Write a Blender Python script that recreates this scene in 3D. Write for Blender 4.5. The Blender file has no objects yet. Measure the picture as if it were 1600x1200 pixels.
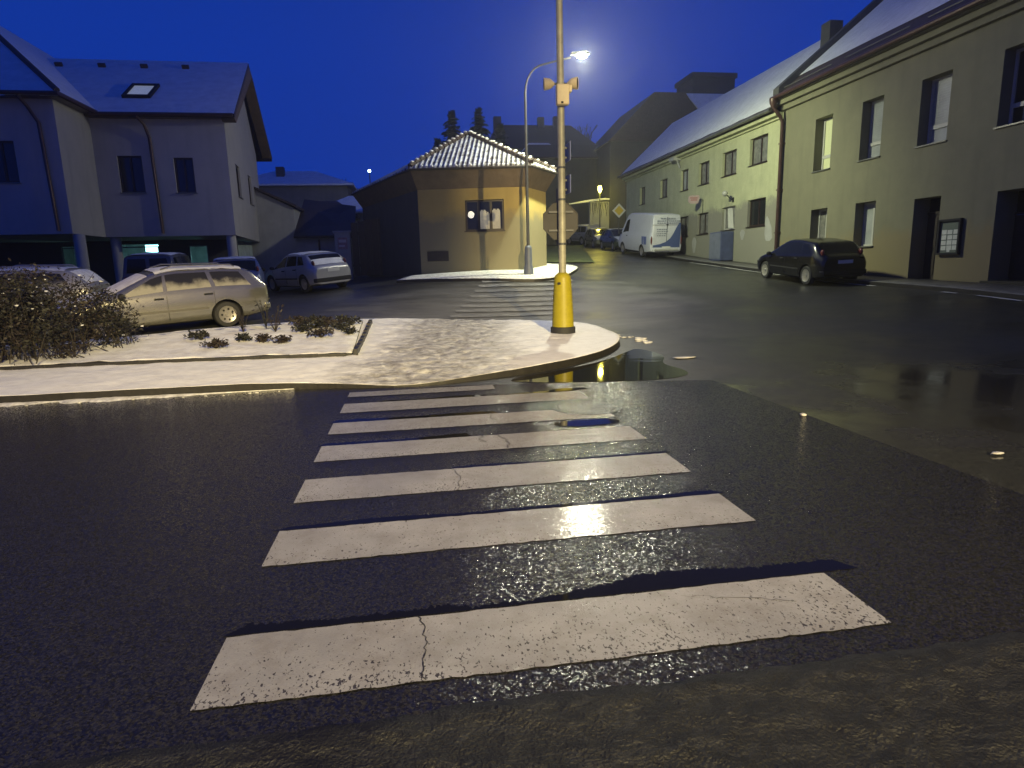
import bpy, bmesh, math, random
from mathutils import Vector, Matrix, noise
from mathutils.geometry import delaunay_2d_cdt
random.seed(7)
C = bpy.context.scene.collection
SC = bpy.context.scene

# ---------------------------------------------------------------- camera
CAM_H = 1.65
R = ((0.9872457, -0.0536558, 0.14988988), (-0.15718953, -0.17921609, 0.97117097), (-0.02524628, -0.98234548, -0.18536444))
cam = bpy.data.cameras.new('camera'); cam_o = bpy.data.objects.new('camera', cam); C.objects.link(cam_o)
cam.sensor_width = 36.0; cam.lens = 970.0 / 1600.0 * 36.0; cam.clip_end = 2000; cam.clip_start = 0.05
cam_o.matrix_world = Matrix(((R[0][0], -R[0][1], -R[0][2], 0), (R[1][0], -R[1][1], -R[1][2], 0), (R[2][0], -R[2][1], -R[2][2], CAM_H), (0, 0, 0, 1)))
SC.camera = cam_o
# ---------------------------------------------------------------- sky, exposure
W = bpy.data.worlds.new('World'); SC.world = W; W.use_nodes = True
wn = W.node_tree; wn.nodes.clear()
sky = wn.nodes.new('ShaderNodeTexSky'); sky.sky_type = 'NISHITA'; sky.sun_disc = False
sky.sun_elevation = math.radians(0.5); sky.sun_rotation = math.radians(200)
tc_w = wn.nodes.new('ShaderNodeTexCoord'); sep_w = wn.nodes.new('ShaderNodeSeparateXYZ'); wn.links.new(tc_w.outputs['Generated'], sep_w.inputs[0])
grad = wn.nodes.new('ShaderNodeValToRGB'); ge = grad.color_ramp.elements      # deep blue dusk, darker towards the zenith
ge[0].position = 0.30; ge[0].color = (0.040, 0.335, 3.15, 1); ge[1].position = 0.72; ge[1].color = (0.024, 0.215, 2.0, 1)
wn.links.new(sep_w.outputs['Z'], grad.inputs['Fac'])
tint = wn.nodes.new('ShaderNodeMix'); tint.data_type = 'RGBA'; tint.blend_type = 'MIX'
tint.inputs['Factor'].default_value = 0.008
wn.links.new(grad.outputs['Color'], tint.inputs['A'])
wn.links.new(sky.outputs[0], tint.inputs['B'])
bg = wn.nodes.new('ShaderNodeBackground'); bg.inputs['Strength'].default_value = 0.105
wo = wn.nodes.new('ShaderNodeOutputWorld')
wn.links.new(tint.outputs['Result'], bg.inputs['Color']); wn.links.new(bg.outputs[0], wo.inputs['Surface'])
SC.view_settings.view_transform = 'Standard'; SC.view_settings.look = 'None'
SC.view_settings.exposure = 0.0; SC.view_settings.gamma = 1.0
SC.cycles.max_bounces = 6; SC.cycles.sample_clamp_indirect = 4.0
# lamp powers (each lamp is built further down)
P_JUNCTION, P_NEAR, P_SODIUM = 3700.0, 69000.0, 260.0
HAZE = 0.0016

# ---------------------------------------------------------------- helpers
def new_obj(name, data, parent=None):
    o = bpy.data.objects.new(name, data); C.objects.link(o)
    if parent is not None: o.parent = parent
    return o
def thing(name, label, cat, loc=(0, 0, 0), rz=0.0, group=None):
    o = bpy.data.objects.new(name, None); C.objects.link(o)
    o.location = loc; o.rotation_euler = (0, 0, rz); o.empty_display_size = 0.2
    o['label'] = label; o['category'] = cat
    if group: o['group'] = group
    return o
def tag(o, label, cat, group=None, kind=None):
    o['label'] = label; o['category'] = cat
    if group: o['group'] = group
    if kind: o['kind'] = kind
    return o
def copy_tree(o, parent=None):
    c = o.copy(); C.objects.link(c)
    if parent is not None: c.parent = parent
    for ch in list(o.children): copy_tree(ch, c)
    return c

class MB:
    def __init__(s): s.v = []; s.f = []; s.m = []; s.mi = 0
    def add(s, vs, fs):
        b = len(s.v); s.v += [tuple(p) for p in vs]
        for f in fs: s.f.append(tuple(b + i for i in f)); s.m.append(s.mi)
    def quad(s, a, b, c, d): s.add([a, b, c, d], [(0, 1, 2, 3)])
    def poly(s, ps): s.add(ps, [tuple(range(len(ps)))])
    def box(s, x0, x1, y0, y1, z0, z1):
        s.add([(x0, y0, z0), (x1, y0, z0), (x1, y1, z0), (x0, y1, z0), (x0, y0, z1), (x1, y0, z1), (x1, y1, z1), (x0, y1, z1)],
              [(0, 3, 2, 1), (4, 5, 6, 7), (0, 1, 5, 4), (1, 2, 6, 5), (2, 3, 7, 6), (3, 0, 4, 7)])
    def obox(s, F, u0, u1, n0, n1, z0, z1):   # box in a facade frame F
        P = [F(u, n, z) for z in (z0, z1) for (u, n) in ((u0, n0), (u1, n0), (u1, n1), (u0, n1))]
        s.add(P, [(0, 3, 2, 1), (4, 5, 6, 7), (0, 1, 5, 4), (1, 2, 6, 5), (2, 3, 7, 6), (3, 0, 4, 7)])
    def slab(s, pts, d):                      # polygon extruded by vector d
        n = len(pts); q = [tuple(Vector(p) + Vector(d)) for p in pts]
        s.add(list(pts) + q, [tuple(range(n))[::-1], tuple(range(n, 2 * n))] + [(i, (i + 1) % n, n + (i + 1) % n, n + i) for i in range(n)])
    def tube(s, pts, rs, seg=10, cap=True):
        pts = [Vector(p) for p in pts]; n = len(pts)
        if not isinstance(rs, (list, tuple)): rs = [rs] * n
        vs = []; up0 = None
        for i, p in enumerate(pts):
            t = (pts[min(i + 1, n - 1)] - pts[max(i - 1, 0)]).normalized()
            if up0 is None:
                up0 = Vector((0, 0, 1)) if abs(t.z) < 0.9 else Vector((1, 0, 0))
            a = t.cross(up0)
            if a.length < 1e-4: a = t.cross(Vector((0.3, 1, 0.2)))
            a.normalize(); b = t.cross(a).normalized(); up0 = b.cross(t) * -1 if False else up0
            for k in range(seg):
                an = 2 * math.pi * k / seg
                vs.append(p + (a * math.cos(an) + b * math.sin(an)) * rs[i])
        fs = []
        for i in range(n - 1):
            for k in range(seg):
                k2 = (k + 1) % seg
                fs.append((i * seg + k, i * seg + k2, (i + 1) * seg + k2, (i + 1) * seg + k))
        if cap:
            fs.append(tuple(range(seg))[::-1]); fs.append(tuple((n - 1) * seg + k for k in range(seg)))
        s.add(vs, fs)
    def lathe(s, prof, c=(0, 0, 0), seg=20, M=None):   # prof: (r, z)
        vs = []
        for r, z in prof:
            for k in range(seg):
                an = 2 * math.pi * k / seg
                p = Vector((r * math.cos(an), r * math.sin(an), z))
                if M: p = M @ p
                vs.append(p + Vector(c))
        fs = []
        for i in range(len(prof) - 1):
            for k in range(seg):
                k2 = (k + 1) % seg
                fs.append((i * seg + k, i * seg + k2, (i + 1) * seg + k2, (i + 1) * seg + k))
        fs.append(tuple(range(seg))[::-1]); fs.append(tuple((len(prof) - 1) * seg + k for k in range(seg)))
        s.add(vs, fs)
    def blob(s, c, r, sub=1, jit=0.2, sc=(1, 1, 1)):
        bm = bmesh.new(); bmesh.ops.create_icosphere(bm, subdivisions=sub, radius=1)
        vs = []
        for v in bm.verts:
            k = r * (1 + random.uniform(-jit, jit)); vs.append((c[0] + v.co.x * k * sc[0], c[1] + v.co.y * k * sc[1], c[2] + v.co.z * k * sc[2]))
        bm.verts.index_update(); fs = [tuple(v.index for v in f.verts) for f in bm.faces]; bm.free(); s.add(vs, fs)
    def build(s, name, mats, parent=None, smooth=False, bevel=0.0, recalc=True, angle=None):
        me = bpy.data.meshes.new(name); me.from_pydata(s.v, [], s.f)
        if not isinstance(mats, (list, tuple)): mats = [mats]
        for m in mats: me.materials.append(m)
        for p, mi in zip(me.polygons, s.m): p.material_index = mi
        if recalc:
            bm = bmesh.new(); bm.from_mesh(me); bmesh.ops.recalc_face_normals(bm, faces=bm.faces); bm.to_mesh(me); bm.free()
        if smooth:
            for p in me.polygons: p.use_smooth = True
            if angle: me.set_sharp_from_angle(angle=math.radians(angle))
        o = new_obj(name, me, parent)
        if bevel > 0:
            b = o.modifiers.new('bevel', 'BEVEL'); b.width = bevel; b.segments = 2; b.limit_method = 'ANGLE'
        return o

# ---------------------------------------------------------------- materials
def mat(name, col, rough=0.7, metal=0.0, var=0.0, vscale=3.0, col2=None, bump=0.0, bscale=20.0, emit=None, estr=0.0, spec=0.5, coat=0.0):
    m = bpy.data.materials.new(name); m.use_nodes = True; nt = m.node_tree; b = nt.nodes['Principled BSDF']
    b.inputs['Roughness'].default_value = rough; b.inputs['Metallic'].default_value = metal
    b.inputs['Specular IOR Level'].default_value = spec; b.inputs['Coat Weight'].default_value = coat
    c = (*col, 1); b.inputs['Base Color'].default_value = c
    tc = nt.nodes.new('ShaderNodeTexCoord')
    if var > 0 or col2:
        n = nt.nodes.new('ShaderNodeTexNoise'); n.inputs['Scale'].default_value = vscale; n.inputs['Detail'].default_value = 6; n.inputs['Roughness'].default_value = 0.65
        nt.links.new(tc.outputs['Object'], n.inputs['Vector'])
        r = nt.nodes.new('ShaderNodeValToRGB'); r.color_ramp.elements[0].position = 0.35; r.color_ramp.elements[1].position = 0.68
        c2 = col2 or tuple(x * (1 - var) for x in col)
        r.color_ramp.elements[0].color = (*c2, 1); r.color_ramp.elements[1].color = c
        nt.links.new(n.outputs['Fac'], r.inputs['Fac']); nt.links.new(r.outputs['Color'], b.inputs['Base Color'])
    if bump > 0:
        n2 = nt.nodes.new('ShaderNodeTexNoise'); n2.inputs['Scale'].default_value = bscale; n2.inputs['Detail'].default_value = 4
        nt.links.new(tc.outputs['Object'], n2.inputs['Vector'])
        bp = nt.nodes.new('ShaderNodeBump'); bp.inputs['Strength'].default_value = bump; bp.inputs['Distance'].default_value = 0.02
        nt.links.new(n2.outputs['Fac'], bp.inputs['Height']); nt.links.new(bp.outputs[0], b.inputs['Normal'])
    if emit:
        b.inputs['Emission Color'].default_value = (*emit, 1); b.inputs['Emission Strength'].default_value = estr
    return m
def nodes_of(m): return m.node_tree, m.node_tree.nodes['Principled BSDF']
def N(nt, t, **kw):
    n = nt.nodes.new(t)
    for k, v in kw.items():
        if k in n.inputs: n.inputs[k].default_value = v
        else: setattr(n, k, v)
    return n
def ramp(nt, src, p0, p1, c0, c1):
    r = nt.nodes.new('ShaderNodeValToRGB'); e = r.color_ramp.elements
    e[0].position = p0; e[1].position = p1; e[0].color = (*c0, 1) if len(c0) == 3 else c0; e[1].color = (*c1, 1) if len(c1) == 3 else c1
    nt.links.new(src, r.inputs['Fac']); return r.outputs['Color']
def mixc(nt, fac, a, b):
    m = nt.nodes.new('ShaderNodeMix'); m.data_type = 'RGBA'
    for s, x in (('A', a), ('B', b)):
        if hasattr(x, 'is_linked'): nt.links.new(x, m.inputs[s])
        else: m.inputs[s].default_value = (*x, 1)
    if hasattr(fac, 'is_linked'): nt.links.new(fac, m.inputs['Factor'])
    else: m.inputs['Factor'].default_value = fac
    return m.outputs['Result']

def facets(nt, ob, scale, k, src=None):
    """every stone has its own slight tilt: wet stones glint one by one"""
    v = N(nt, 'ShaderNodeTexVoronoi', Scale=scale); nt.links.new(ob, v.inputs['Vector'])
    s = N(nt, 'ShaderNodeVectorMath', operation='SUBTRACT'); s.inputs[1].default_value = (.5, .5, .5); nt.links.new(v.outputs['Color'], s.inputs[0])
    m = N(nt, 'ShaderNodeVectorMath', operation='MULTIPLY'); m.inputs[1].default_value = (k, k, 0); nt.links.new(s.outputs[0], m.inputs[0])
    g = nt.nodes.new('ShaderNodeNewGeometry'); a_ = N(nt, 'ShaderNodeVectorMath', operation='ADD'); nt.links.new(g.outputs['Normal'], a_.inputs[0]); nt.links.new(m.outputs[0], a_.inputs[1])
    n = N(nt, 'ShaderNodeVectorMath', operation='NORMALIZE'); nt.links.new(a_.outputs[0], n.inputs[0]); return n.outputs[0]
def asphalt(name, col, col2, r0, r1, grain, gscale, wetscale=0.35, facet=0.0, fscale=85.0):
    m = bpy.data.materials.new(name); m.use_nodes = True; nt, b = nodes_of(m)
    tc = nt.nodes.new('ShaderNodeTexCoord'); ob = tc.outputs['Object']
    big = N(nt, 'ShaderNodeTexNoise', Scale=wetscale, Detail=5.0, Roughness=0.6); nt.links.new(ob, big.inputs['Vector'])
    fine = N(nt, 'ShaderNodeTexVoronoi', Scale=gscale * 1.9); nt.links.new(ob, fine.inputs['Vector'])
    fn = N(nt, 'ShaderNodeTexNoise', Scale=gscale * 1.5, Detail=3.0, Roughness=0.6); nt.links.new(ob, fn.inputs['Vector'])
    cA = ramp(nt, big.outputs['Fac'], 0.35, 0.68, col, col2)
    sc_ = N(nt, 'ShaderNodeSeparateColor'); nt.links.new(fine.outputs['Color'], sc_.inputs[0])
    st_ = ramp(nt, sc_.outputs[0], 0.15, 0.95, tuple(x * .5 for x in col), tuple(x * 1.9 for x in col2))
    nt.links.new(mixc(nt, 0.6, cA, st_), b.inputs['Base Color'])
    rr = ramp(nt, big.outputs['Fac'], 0.35, 0.65, (r0,) * 3, (r1,) * 3); nt.links.new(rr, b.inputs['Roughness'])
    add = N(nt, 'ShaderNodeMath', operation='MULTIPLY_ADD'); add.inputs[1].default_value = .35; nt.links.new(sc_.outputs[1], add.inputs[0]); nt.links.new(fn.outputs['Fac'], add.inputs[2])
    bp = N(nt, 'ShaderNodeBump', Strength=grain, Distance=0.0045); nt.links.new(add.outputs[0], bp.inputs['Height'])
    if facet > 0: nt.links.new(facets(nt, ob, fscale, facet), bp.inputs['Normal'])
    nt.links.new(bp.outputs[0], b.inputs['Normal'])
    b.inputs['Specular IOR Level'].default_value = 0.42
    return m
M = {}
M['road'] = asphalt('wet_asphalt', (0.018, 0.018, 0.018), (0.032, 0.032, 0.028), 0.30, 0.55, 0.45, 50)
def road_zones(m):
    nt, b = nodes_of(m); tc = nt.nodes.new('ShaderNodeTexCoord'); sp = N(nt, 'ShaderNodeSeparateXYZ'); nt.links.new(tc.outputs['Object'], sp.inputs[0])
    def mth(op, a_, b_=None, c_=None):
        n = N(nt, 'ShaderNodeMath', operation=op)
        for i, v in enumerate((a_, b_, c_)):
            if v is None: continue
            if hasattr(v, 'is_linked'): nt.links.new(v, n.inputs[i])
            else: n.inputs[i].default_value = v
        return n.outputs[0]
    def mr(v, a_, b_):
        n = N(nt, 'ShaderNodeMapRange'); n.inputs['From Min'].default_value = a_; n.inputs['From Max'].default_value = b_; nt.links.new(v, n.inputs['Value']); return n.outputs[0]
    X, Y = sp.outputs['X'], sp.outputs['Y']
    mp = N(nt, 'ShaderNodeMapping'); mp.inputs['Scale'].default_value = (.45, 1.5, 1); nt.links.new(tc.outputs['Object'], mp.inputs['Vector'])
    n1 = N(nt, 'ShaderNodeTexNoise', Scale=1.2, Detail=7.0, Roughness=.72); nt.links.new(mp.outputs[0], n1.inputs['Vector'])
    n2 = N(nt, 'ShaderNodeTexNoise', Scale=.5, Detail=5.0, Roughness=.6); nt.links.new(tc.outputs['Object'], n2.inputs['Vector'])
    # trodden snow film between the island and the ochre house
    ex = mth('POWER', mth('MULTIPLY', mth('SUBTRACT', X, 3.2), 1 / 6.2), 2.0); ey = mth('POWER', mth('ABSOLUTE', mth('MULTIPLY', mth('SUBTRACT', Y, 19.0), 1 / 5.2)), 2.0)
    el = mth('SUBTRACT', 1.0, mth('ADD', ex, ey)); fm = mr(mth('ADD', mth('MULTIPLY', el, .55), n1.outputs['Fac']), .55, 1.15)
    old = b.inputs['Base Color'].links[0].from_socket; nt.links.new(mixc(nt, fm, old, (.17, .17, .17)), b.inputs['Base Color'])
    # standing wet, polished old asphalt right of the lane seam
    wx = mth('MULTIPLY', mr(X, 4.10, 4.13), mr(X, 13.0, 8.0)); wy = mr(mth('ADD', Y, mth('MULTIPLY', n2.outputs['Fac'], -2.4)), 7.6, 6.2)
    w = mth('MULTIPLY', mth('MULTIPLY', wx, wy), mr(n2.outputs['Fac'], .30, .52))
    oldr = b.inputs['Roughness'].links[0].from_socket; mm = N(nt, 'ShaderNodeMix'); mm.data_type = 'FLOAT'; nt.links.new(w, mm.inputs[0]); nt.links.new(oldr, mm.inputs[2]); mm.inputs[3].default_value = .10; nt.links.new(mm.outputs[0], b.inputs['Roughness'])
    bpn = b.inputs['Normal'].links[0].from_node; st = mth('MULTIPLY_ADD', w, -.41, .45); nt.links.new(st, bpn.inputs['Strength'])
road_zones(M['road'])
M['lane'] = asphalt('coarse_wet_asphalt', (0.011, 0.0108, 0.010), (0.020, 0.0195, 0.017), 0.10, 0.17, 0.30, 62, facet=.38, fscale=95)
M['mud'] = mat('slush_dirt', (0.017, 0.0168, 0.0145), 0.55, var=0.75, vscale=11, bump=0.8, bscale=75)
def streaks(m):                              # pale remnants of slush on the crests
    nt, b = nodes_of(m); tc = nt.nodes.new('ShaderNodeTexCoord'); mp = N(nt, 'ShaderNodeMapping'); mp.inputs['Scale'].default_value = (2.2, 5.0, 1); mp.inputs['Rotation'].default_value = (0, 0, .35); nt.links.new(tc.outputs['Object'], mp.inputs['Vector'])
    n = N(nt, 'ShaderNodeTexNoise', Scale=1.6, Detail=6.0, Roughness=.62, Distortion=.8); nt.links.new(mp.outputs[0], n.inputs['Vector'])
    r = nt.nodes.new('ShaderNodeValToRGB'); e = r.color_ramp.elements; e[0].position = .485; e[0].color = (0, 0, 0, 1); e[1].position = .54; e[1].color = (0, 0, 0, 1); k = r.color_ramp.elements.new(.51); k.color = (.75, .75, .75, 1)
    nt.links.new(n.outputs['Fac'], r.inputs['Fac']); old = b.inputs['Base Color'].links[0].from_socket; nt.links.new(mixc(nt, r.outputs['Color'], old, (.036, .036, .034)), b.inputs['Base Color'])
streaks(M['mud'])
def snow_mat(name, a, dirt, lo, hi, sc, bumpk=0.5, bsc=14):
    m = bpy.data.materials.new(name); m.use_nodes = True; nt, b = nodes_of(m)
    tc = nt.nodes.new('ShaderNodeTexCoord'); ob = tc.outputs['Object']
    n1 = N(nt, 'ShaderNodeTexNoise', Scale=sc, Detail=7.0, Roughness=0.7); nt.links.new(ob, n1.inputs['Vector'])
    n2 = N(nt, 'ShaderNodeTexNoise', Scale=bsc, Detail=5.0, Roughness=0.6); nt.links.new(ob, n2.inputs['Vector'])
    nt.links.new(ramp(nt, n1.outputs['Fac'], lo, hi, dirt, a), b.inputs['Base Color'])
    bp = N(nt, 'ShaderNodeBump', Strength=bumpk, Distance=0.03); nt.links.new(n2.outputs['Fac'], bp.inputs['Height'])
    nt.links.new(bp.outputs[0], b.inputs['Normal']); b.inputs['Roughness'].default_value = 0.6
    return m
M['snow'] = snow_mat('snow', (0.90, 0.90, 0.89), (0.66, 0.64, 0.60), 0.3, 0.6, 4)
M['snow_trampled'] = snow_mat('trampled_snow', (0.72, 0.71, 0.69), (0.30, 0.28, 0.25), 0.36, 0.62, 2.2, 0.9, 9)
M['snow_kerb'] = snow_mat('kerb_snow', (0.78, 0.78, 0.77), (0.36, 0.35, 0.32), 0.32, 0.58, 9)
M['roof_snow'] = mat('roof_snow', (0.76, 0.77, 0.78), 0.7, var=0.18, vscale=2.5)
M['kerb'] = mat('kerb_stone', (0.022, 0.020, 0.017), 0.5, var=0.4, vscale=12, bump=0.3)
M['pave'] = mat('grey_pavement', (0.16, 0.155, 0.14), 0.55, var=0.5, vscale=3, bump=0.3, bscale=30)
def paint_mat():
    m = bpy.data.materials.new('worn_white_paint'); m.use_nodes = True; nt, b = nodes_of(m)
    tc = nt.nodes.new('ShaderNodeTexCoord'); ob = tc.outputs['Object']
    mp = N(nt, 'ShaderNodeMapping'); mp.inputs['Scale'].default_value = (1.0, 0.62, 1.0); mp.inputs['Rotation'].default_value = (0, 0, 0.5)
    nt.links.new(ob, mp.inputs['Vector'])
    v = N(nt, 'ShaderNodeTexNoise', Scale=75.0, Detail=2.0, Roughness=0.55, Distortion=0.4); nt.links.new(mp.outputs[0], v.inputs['Vector'])
    big = N(nt, 'ShaderNodeTexNoise', Scale=1.7, Detail=4.0); nt.links.new(ob, big.inputs['Vector'])
    # wear is densest along the edge facing the near kerb (tyres and ploughs), by real position across the stripe
    sep = N(nt, 'ShaderNodeSeparateXYZ'); nt.links.new(ob, sep.inputs[0])
    fr = N(nt, 'ShaderNodeMath', operation='FRACT'); sh = N(nt, 'ShaderNodeMath', operation='MULTIPLY_ADD')
    sh.inputs[1].default_value = 1.0; sh.inputs[2].default_value = -0.28; nt.links.new(sep.outputs['Y'], sh.inputs[0]); nt.links.new(sh.outputs[0], fr.inputs[0])
    edge = N(nt, 'ShaderNodeMapRange'); edge.inputs['From Min'].default_value = 0.0; edge.inputs['From Max'].default_value = 0.45
    edge.inputs['To Min'].default_value = 0.075; edge.inputs['To Max'].default_value = -0.02; nt.links.new(fr.outputs[0], edge.inputs['Value'])
    s1 = N(nt, 'ShaderNodeMath', operation='MULTIPLY_ADD'); s1.inputs[1].default_value = 0.22; s1.inputs[2].default_value = 0.0
    nt.links.new(big.outputs['Fac'], s1.inputs[0])
    s2 = N(nt, 'ShaderNodeMath', operation='ADD'); nt.links.new(s1.outputs[0], s2.inputs[0]); nt.links.new(edge.outputs[0], s2.inputs[1])
    s3 = N(nt, 'ShaderNodeMath', operation='SUBTRACT'); nt.links.new(v.outputs['Fac'], s3.inputs[0]); nt.links.new(s2.outputs[0], s3.inputs[1])
    hole = N(nt, 'ShaderNodeMapRange'); hole.inputs['From Min'].default_value = 0.20; hole.inputs['From Max'].default_value = 0.245
    nt.links.new(s3.outputs[0], hole.inputs['Value'])
    dirt = ramp(nt, big.outputs['Fac'], 0.3, 0.7, (0.225, 0.226, 0.25), (0.325, 0.328, 0.36))
    mid = N(nt, 'ShaderNodeTexNoise', Scale=5.0, Detail=6.0, Roughness=.7); nt.links.new(ob, mid.inputs['Vector'])
    dirt = mixc(nt, ramp(nt, mid.outputs['Fac'], .46, .72, (0, 0, 0), (.55, .55, .55)), dirt, (0.17, 0.155, 0.15))
    nt.links.new(mixc(nt, hole.outputs[0], (0.045, 0.042, 0.045), dirt), b.inputs['Base Color'])
    rr = N(nt, 'ShaderNodeMapRange'); rr.inputs['To Min'].default_value = 0.22; rr.inputs['To Max'].default_value = 0.13
    nt.links.new(hole.outputs[0], rr.inputs['Value']); nt.links.new(rr.outputs[0], b.inputs['Roughness'])
    g = N(nt, 'ShaderNodeTexNoise', Scale=120.0, Detail=2.0); nt.links.new(ob, g.inputs['Vector'])
    gr = ramp(nt, g.outputs['Fac'], 0.50, 0.75, (0, 0, 0), (1, 1, 1)); hm_ = N(nt, 'ShaderNodeMath', operation='ADD'); nt.links.new(gr, hm_.inputs[0]); nt.links.new(hole.outputs[0], hm_.inputs[1])
    bp = N(nt, 'ShaderNodeBump', Strength=0.3, Distance=0.004); nt.links.new(hm_.outputs[0], bp.inputs['Height']); nt.links.new(facets(nt, ob, 95.0, .075), bp.inputs['Normal']); nt.links.new(bp.outputs[0], b.inputs['Normal'])
    return m
M['paint'] = paint_mat()
M['dark_crack'] = mat('dark_crack', (.012, .011, .011), .4)
M['paint_far'] = mat('faded_paint', (0.26, 0.26, 0.26), 0.5, var=0.6, vscale=2.5)
M['water'] = mat('water', (0.008, 0.008, 0.008), 0.035, spec=0.6)
M['film_water'] = mat('thin_water_film', (0.007, 0.007, 0.007), 0.05, spec=0.13)
M['line'] = mat('white_line_snow', (0.62, 0.62, 0.6), 0.6, var=0.4, vscale=3)
def plaster(name, col, col2, low=None, zlow=2.6, sc=1.2):
    m = bpy.data.materials.new(name); m.use_nodes = True; nt, b = nodes_of(m)
    tc = nt.nodes.new('ShaderNodeTexCoord'); ob = tc.outputs['Object']
    n1 = N(nt, 'ShaderNodeTexNoise', Scale=sc, Detail=8.0, Roughness=0.7); nt.links.new(ob, n1.inputs['Vector'])
    mp = N(nt, 'ShaderNodeMapping'); mp.inputs['Scale'].default_value = (3.0, 3.0, 0.35); nt.links.new(ob, mp.inputs['Vector'])
    st = N(nt, 'ShaderNodeTexNoise', Scale=1.0, Detail=5.0); nt.links.new(mp.outputs[0], st.inputs['Vector'])
    c = ramp(nt, n1.outputs['Fac'], 0.32, 0.7, col2, col)
    c = mixc(nt, ramp(nt, st.outputs['Fac'], 0.5, 0.75, (0, 0, 0), (0.4, 0.4, 0.4)), c, tuple(x * 0.75 for x in col2))
    if low:
        sp = N(nt, 'ShaderNodeSeparateXYZ'); nt.links.new(ob, sp.inputs[0])
        ad = N(nt, 'ShaderNodeMath', operation='MULTIPLY_ADD'); ad.inputs[1].default_value = 1.6; nt.links.new(n1.outputs['Fac'], ad.inputs[0]); nt.links.new(sp.outputs['Z'], ad.inputs[2])
        mr = N(nt, 'ShaderNodeMapRange'); mr.inputs['From Min'].default_value = zlow + 0.55; mr.inputs['From Max'].default_value = zlow + 0.95
        nt.links.new(ad.outputs[0], mr.inputs['Value']); c = mixc(nt, mr.outputs[0], low, c)
    nt.links.new(c, b.inputs['Base Color']); b.inputs['Roughness'].default_value = 0.85
    fb = N(nt, 'ShaderNodeTexNoise', Scale=60.0, Detail=3.0); nt.links.new(ob, fb.inputs['Vector'])
    bp = N(nt, 'ShaderNodeBump', Strength=0.25, Distance=0.01); nt.links.new(fb.outputs['Fac'], bp.inputs['Height']); nt.links.new(bp.outputs[0], b.inputs['Normal'])
    return m
M['pl_green'] = plaster('yellowish_green_plaster', (0.46, 0.475, 0.29), (0.35, 0.36, 0.225), (0.23, 0.225, 0.18), 2.35)
M['pl_olive'] = plaster('grey_olive_plaster', (0.185, 0.178, 0.115), (0.15, 0.145, 0.095), (0.19, 0.16, 0.085), 1.6)
M['pl_yellow'] = plaster('ochre_plaster', (0.43, 0.325, 0.105), (0.36, 0.27, 0.09), (0.22, 0.19, 0.11), 2.2, 0.6)
M['pl_cream'] = plaster('cream_render', (0.42, 0.40, 0.37), (0.36, 0.345, 0.32), None)
M['pl_pale'] = plaster('pale_plaster', (0.40, 0.40, 0.38), (0.30, 0.30, 0.28), None)
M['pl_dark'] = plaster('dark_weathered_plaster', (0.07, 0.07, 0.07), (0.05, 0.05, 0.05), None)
M['pl_far'] = plaster('far_plaster', (0.20, 0.19, 0.17), (0.15, 0.14, 0.13), None)
M['brown_dark'] = mat('dark_brown_wood', (0.035, 0.025, 0.02), 0.6, var=0.4, vscale=6)
M['soffit'] = mat('brown_soffit', (0.15, 0.105, 0.065), 0.7, var=0.3)
M['tile'] = mat('dark_roof_tile', (0.07, 0.05, 0.042), 0.7, var=0.5, vscale=8)
M['gutter'] = mat('brown_sheet_metal', (0.10, 0.055, 0.045), 0.35, metal=0.3, var=0.4, vscale=4)
M['zinc'] = mat('zinc_gutter', (0.22, 0.22, 0.19), 0.4, metal=0.5, var=0.4, vscale=4)
M['white'] = mat('white_window_frame', (0.40, 0.40, 0.37), 0.5)
M['brown_frame'] = mat('brown_window_frame', (0.03, 0.018, 0.014), 0.45, var=0.3)
M['glass'] = mat('dark_glass', (0.015, 0.017, 0.02), 0.06, spec=0.6)
M['blind'] = mat('pale_blind_behind_glass', (0.34, 0.36, 0.36), 0.3, var=0.25, vscale=2)
M['curtain'] = mat('curtain_behind_glass', (0.22, 0.22, 0.2), 0.25, var=0.5, vscale=5)
M['lit_yellow'] = mat('lit_room_glass', (0.3, 0.3, 0.2), 0.2, emit=(0.75, 0.85, 0.35), estr=0.42)
M['pole'] = mat('galvanised_steel', (0.36, 0.35, 0.27), 0.5, metal=0.15, var=0.3, vscale=5)
M['pole_grey'] = mat('grey_painted_steel', (0.075, 0.08, 0.09), 0.5, metal=0.2, var=0.3, vscale=5)
M['yellow'] = mat('yellow_plastic', (0.34, 0.285, 0.010), 0.45, var=0.12, vscale=6, spec=0.4)
M['black_rubber'] = mat('black_rubber', (0.02, 0.02, 0.02), 0.7, bump=0.2)
M['beige'] = mat('beige_plastic', (0.62, 0.52, 0.33), 0.5, var=0.12, vscale=5)
M['dark'] = mat('black_interior', (0.008, 0.008, 0.01), 0.8)
M['sign_back'] = mat('bare_sign_back', (0.030, 0.028, 0.029), 0.6, metal=0.1, var=0.3, vscale=7)
M['rim_red'] = mat('red_sign_rim', (0.35, 0.03, 0.03), 0.5)
M['blue_sign'] = mat('blue_sign_face', (0.02, 0.05, 0.25), 0.4)
M['lamp_glass'] = mat('lit_lamp_glass', (0.8, 0.8, 0.7), 0.3, emit=(1.0, 0.98, 0.74), estr=3600.0)
M['lamp_warm'] = mat('lit_warm_lamp_glass', (0.8, 0.8, 0.7), 0.3, emit=(1.0, 0.8, 0.48), estr=60.0)
M['lamp_sodium'] = mat('lit_sodium_lamp_glass', (0.8, 0.7, 0.3), 0.3, emit=(1.0, 0.9, 0.22), estr=14.0)
M['lamp_far'] = mat('lit_small_lamp_glass', (0.8, 0.8, 0.8), 0.3, emit=(0.6, 0.8, 1.0), estr=30.0)
M['foliage'] = mat('dark_bush_leaf', (0.022, 0.022, 0.012), 0.6, var=0.6, vscale=3)
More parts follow.
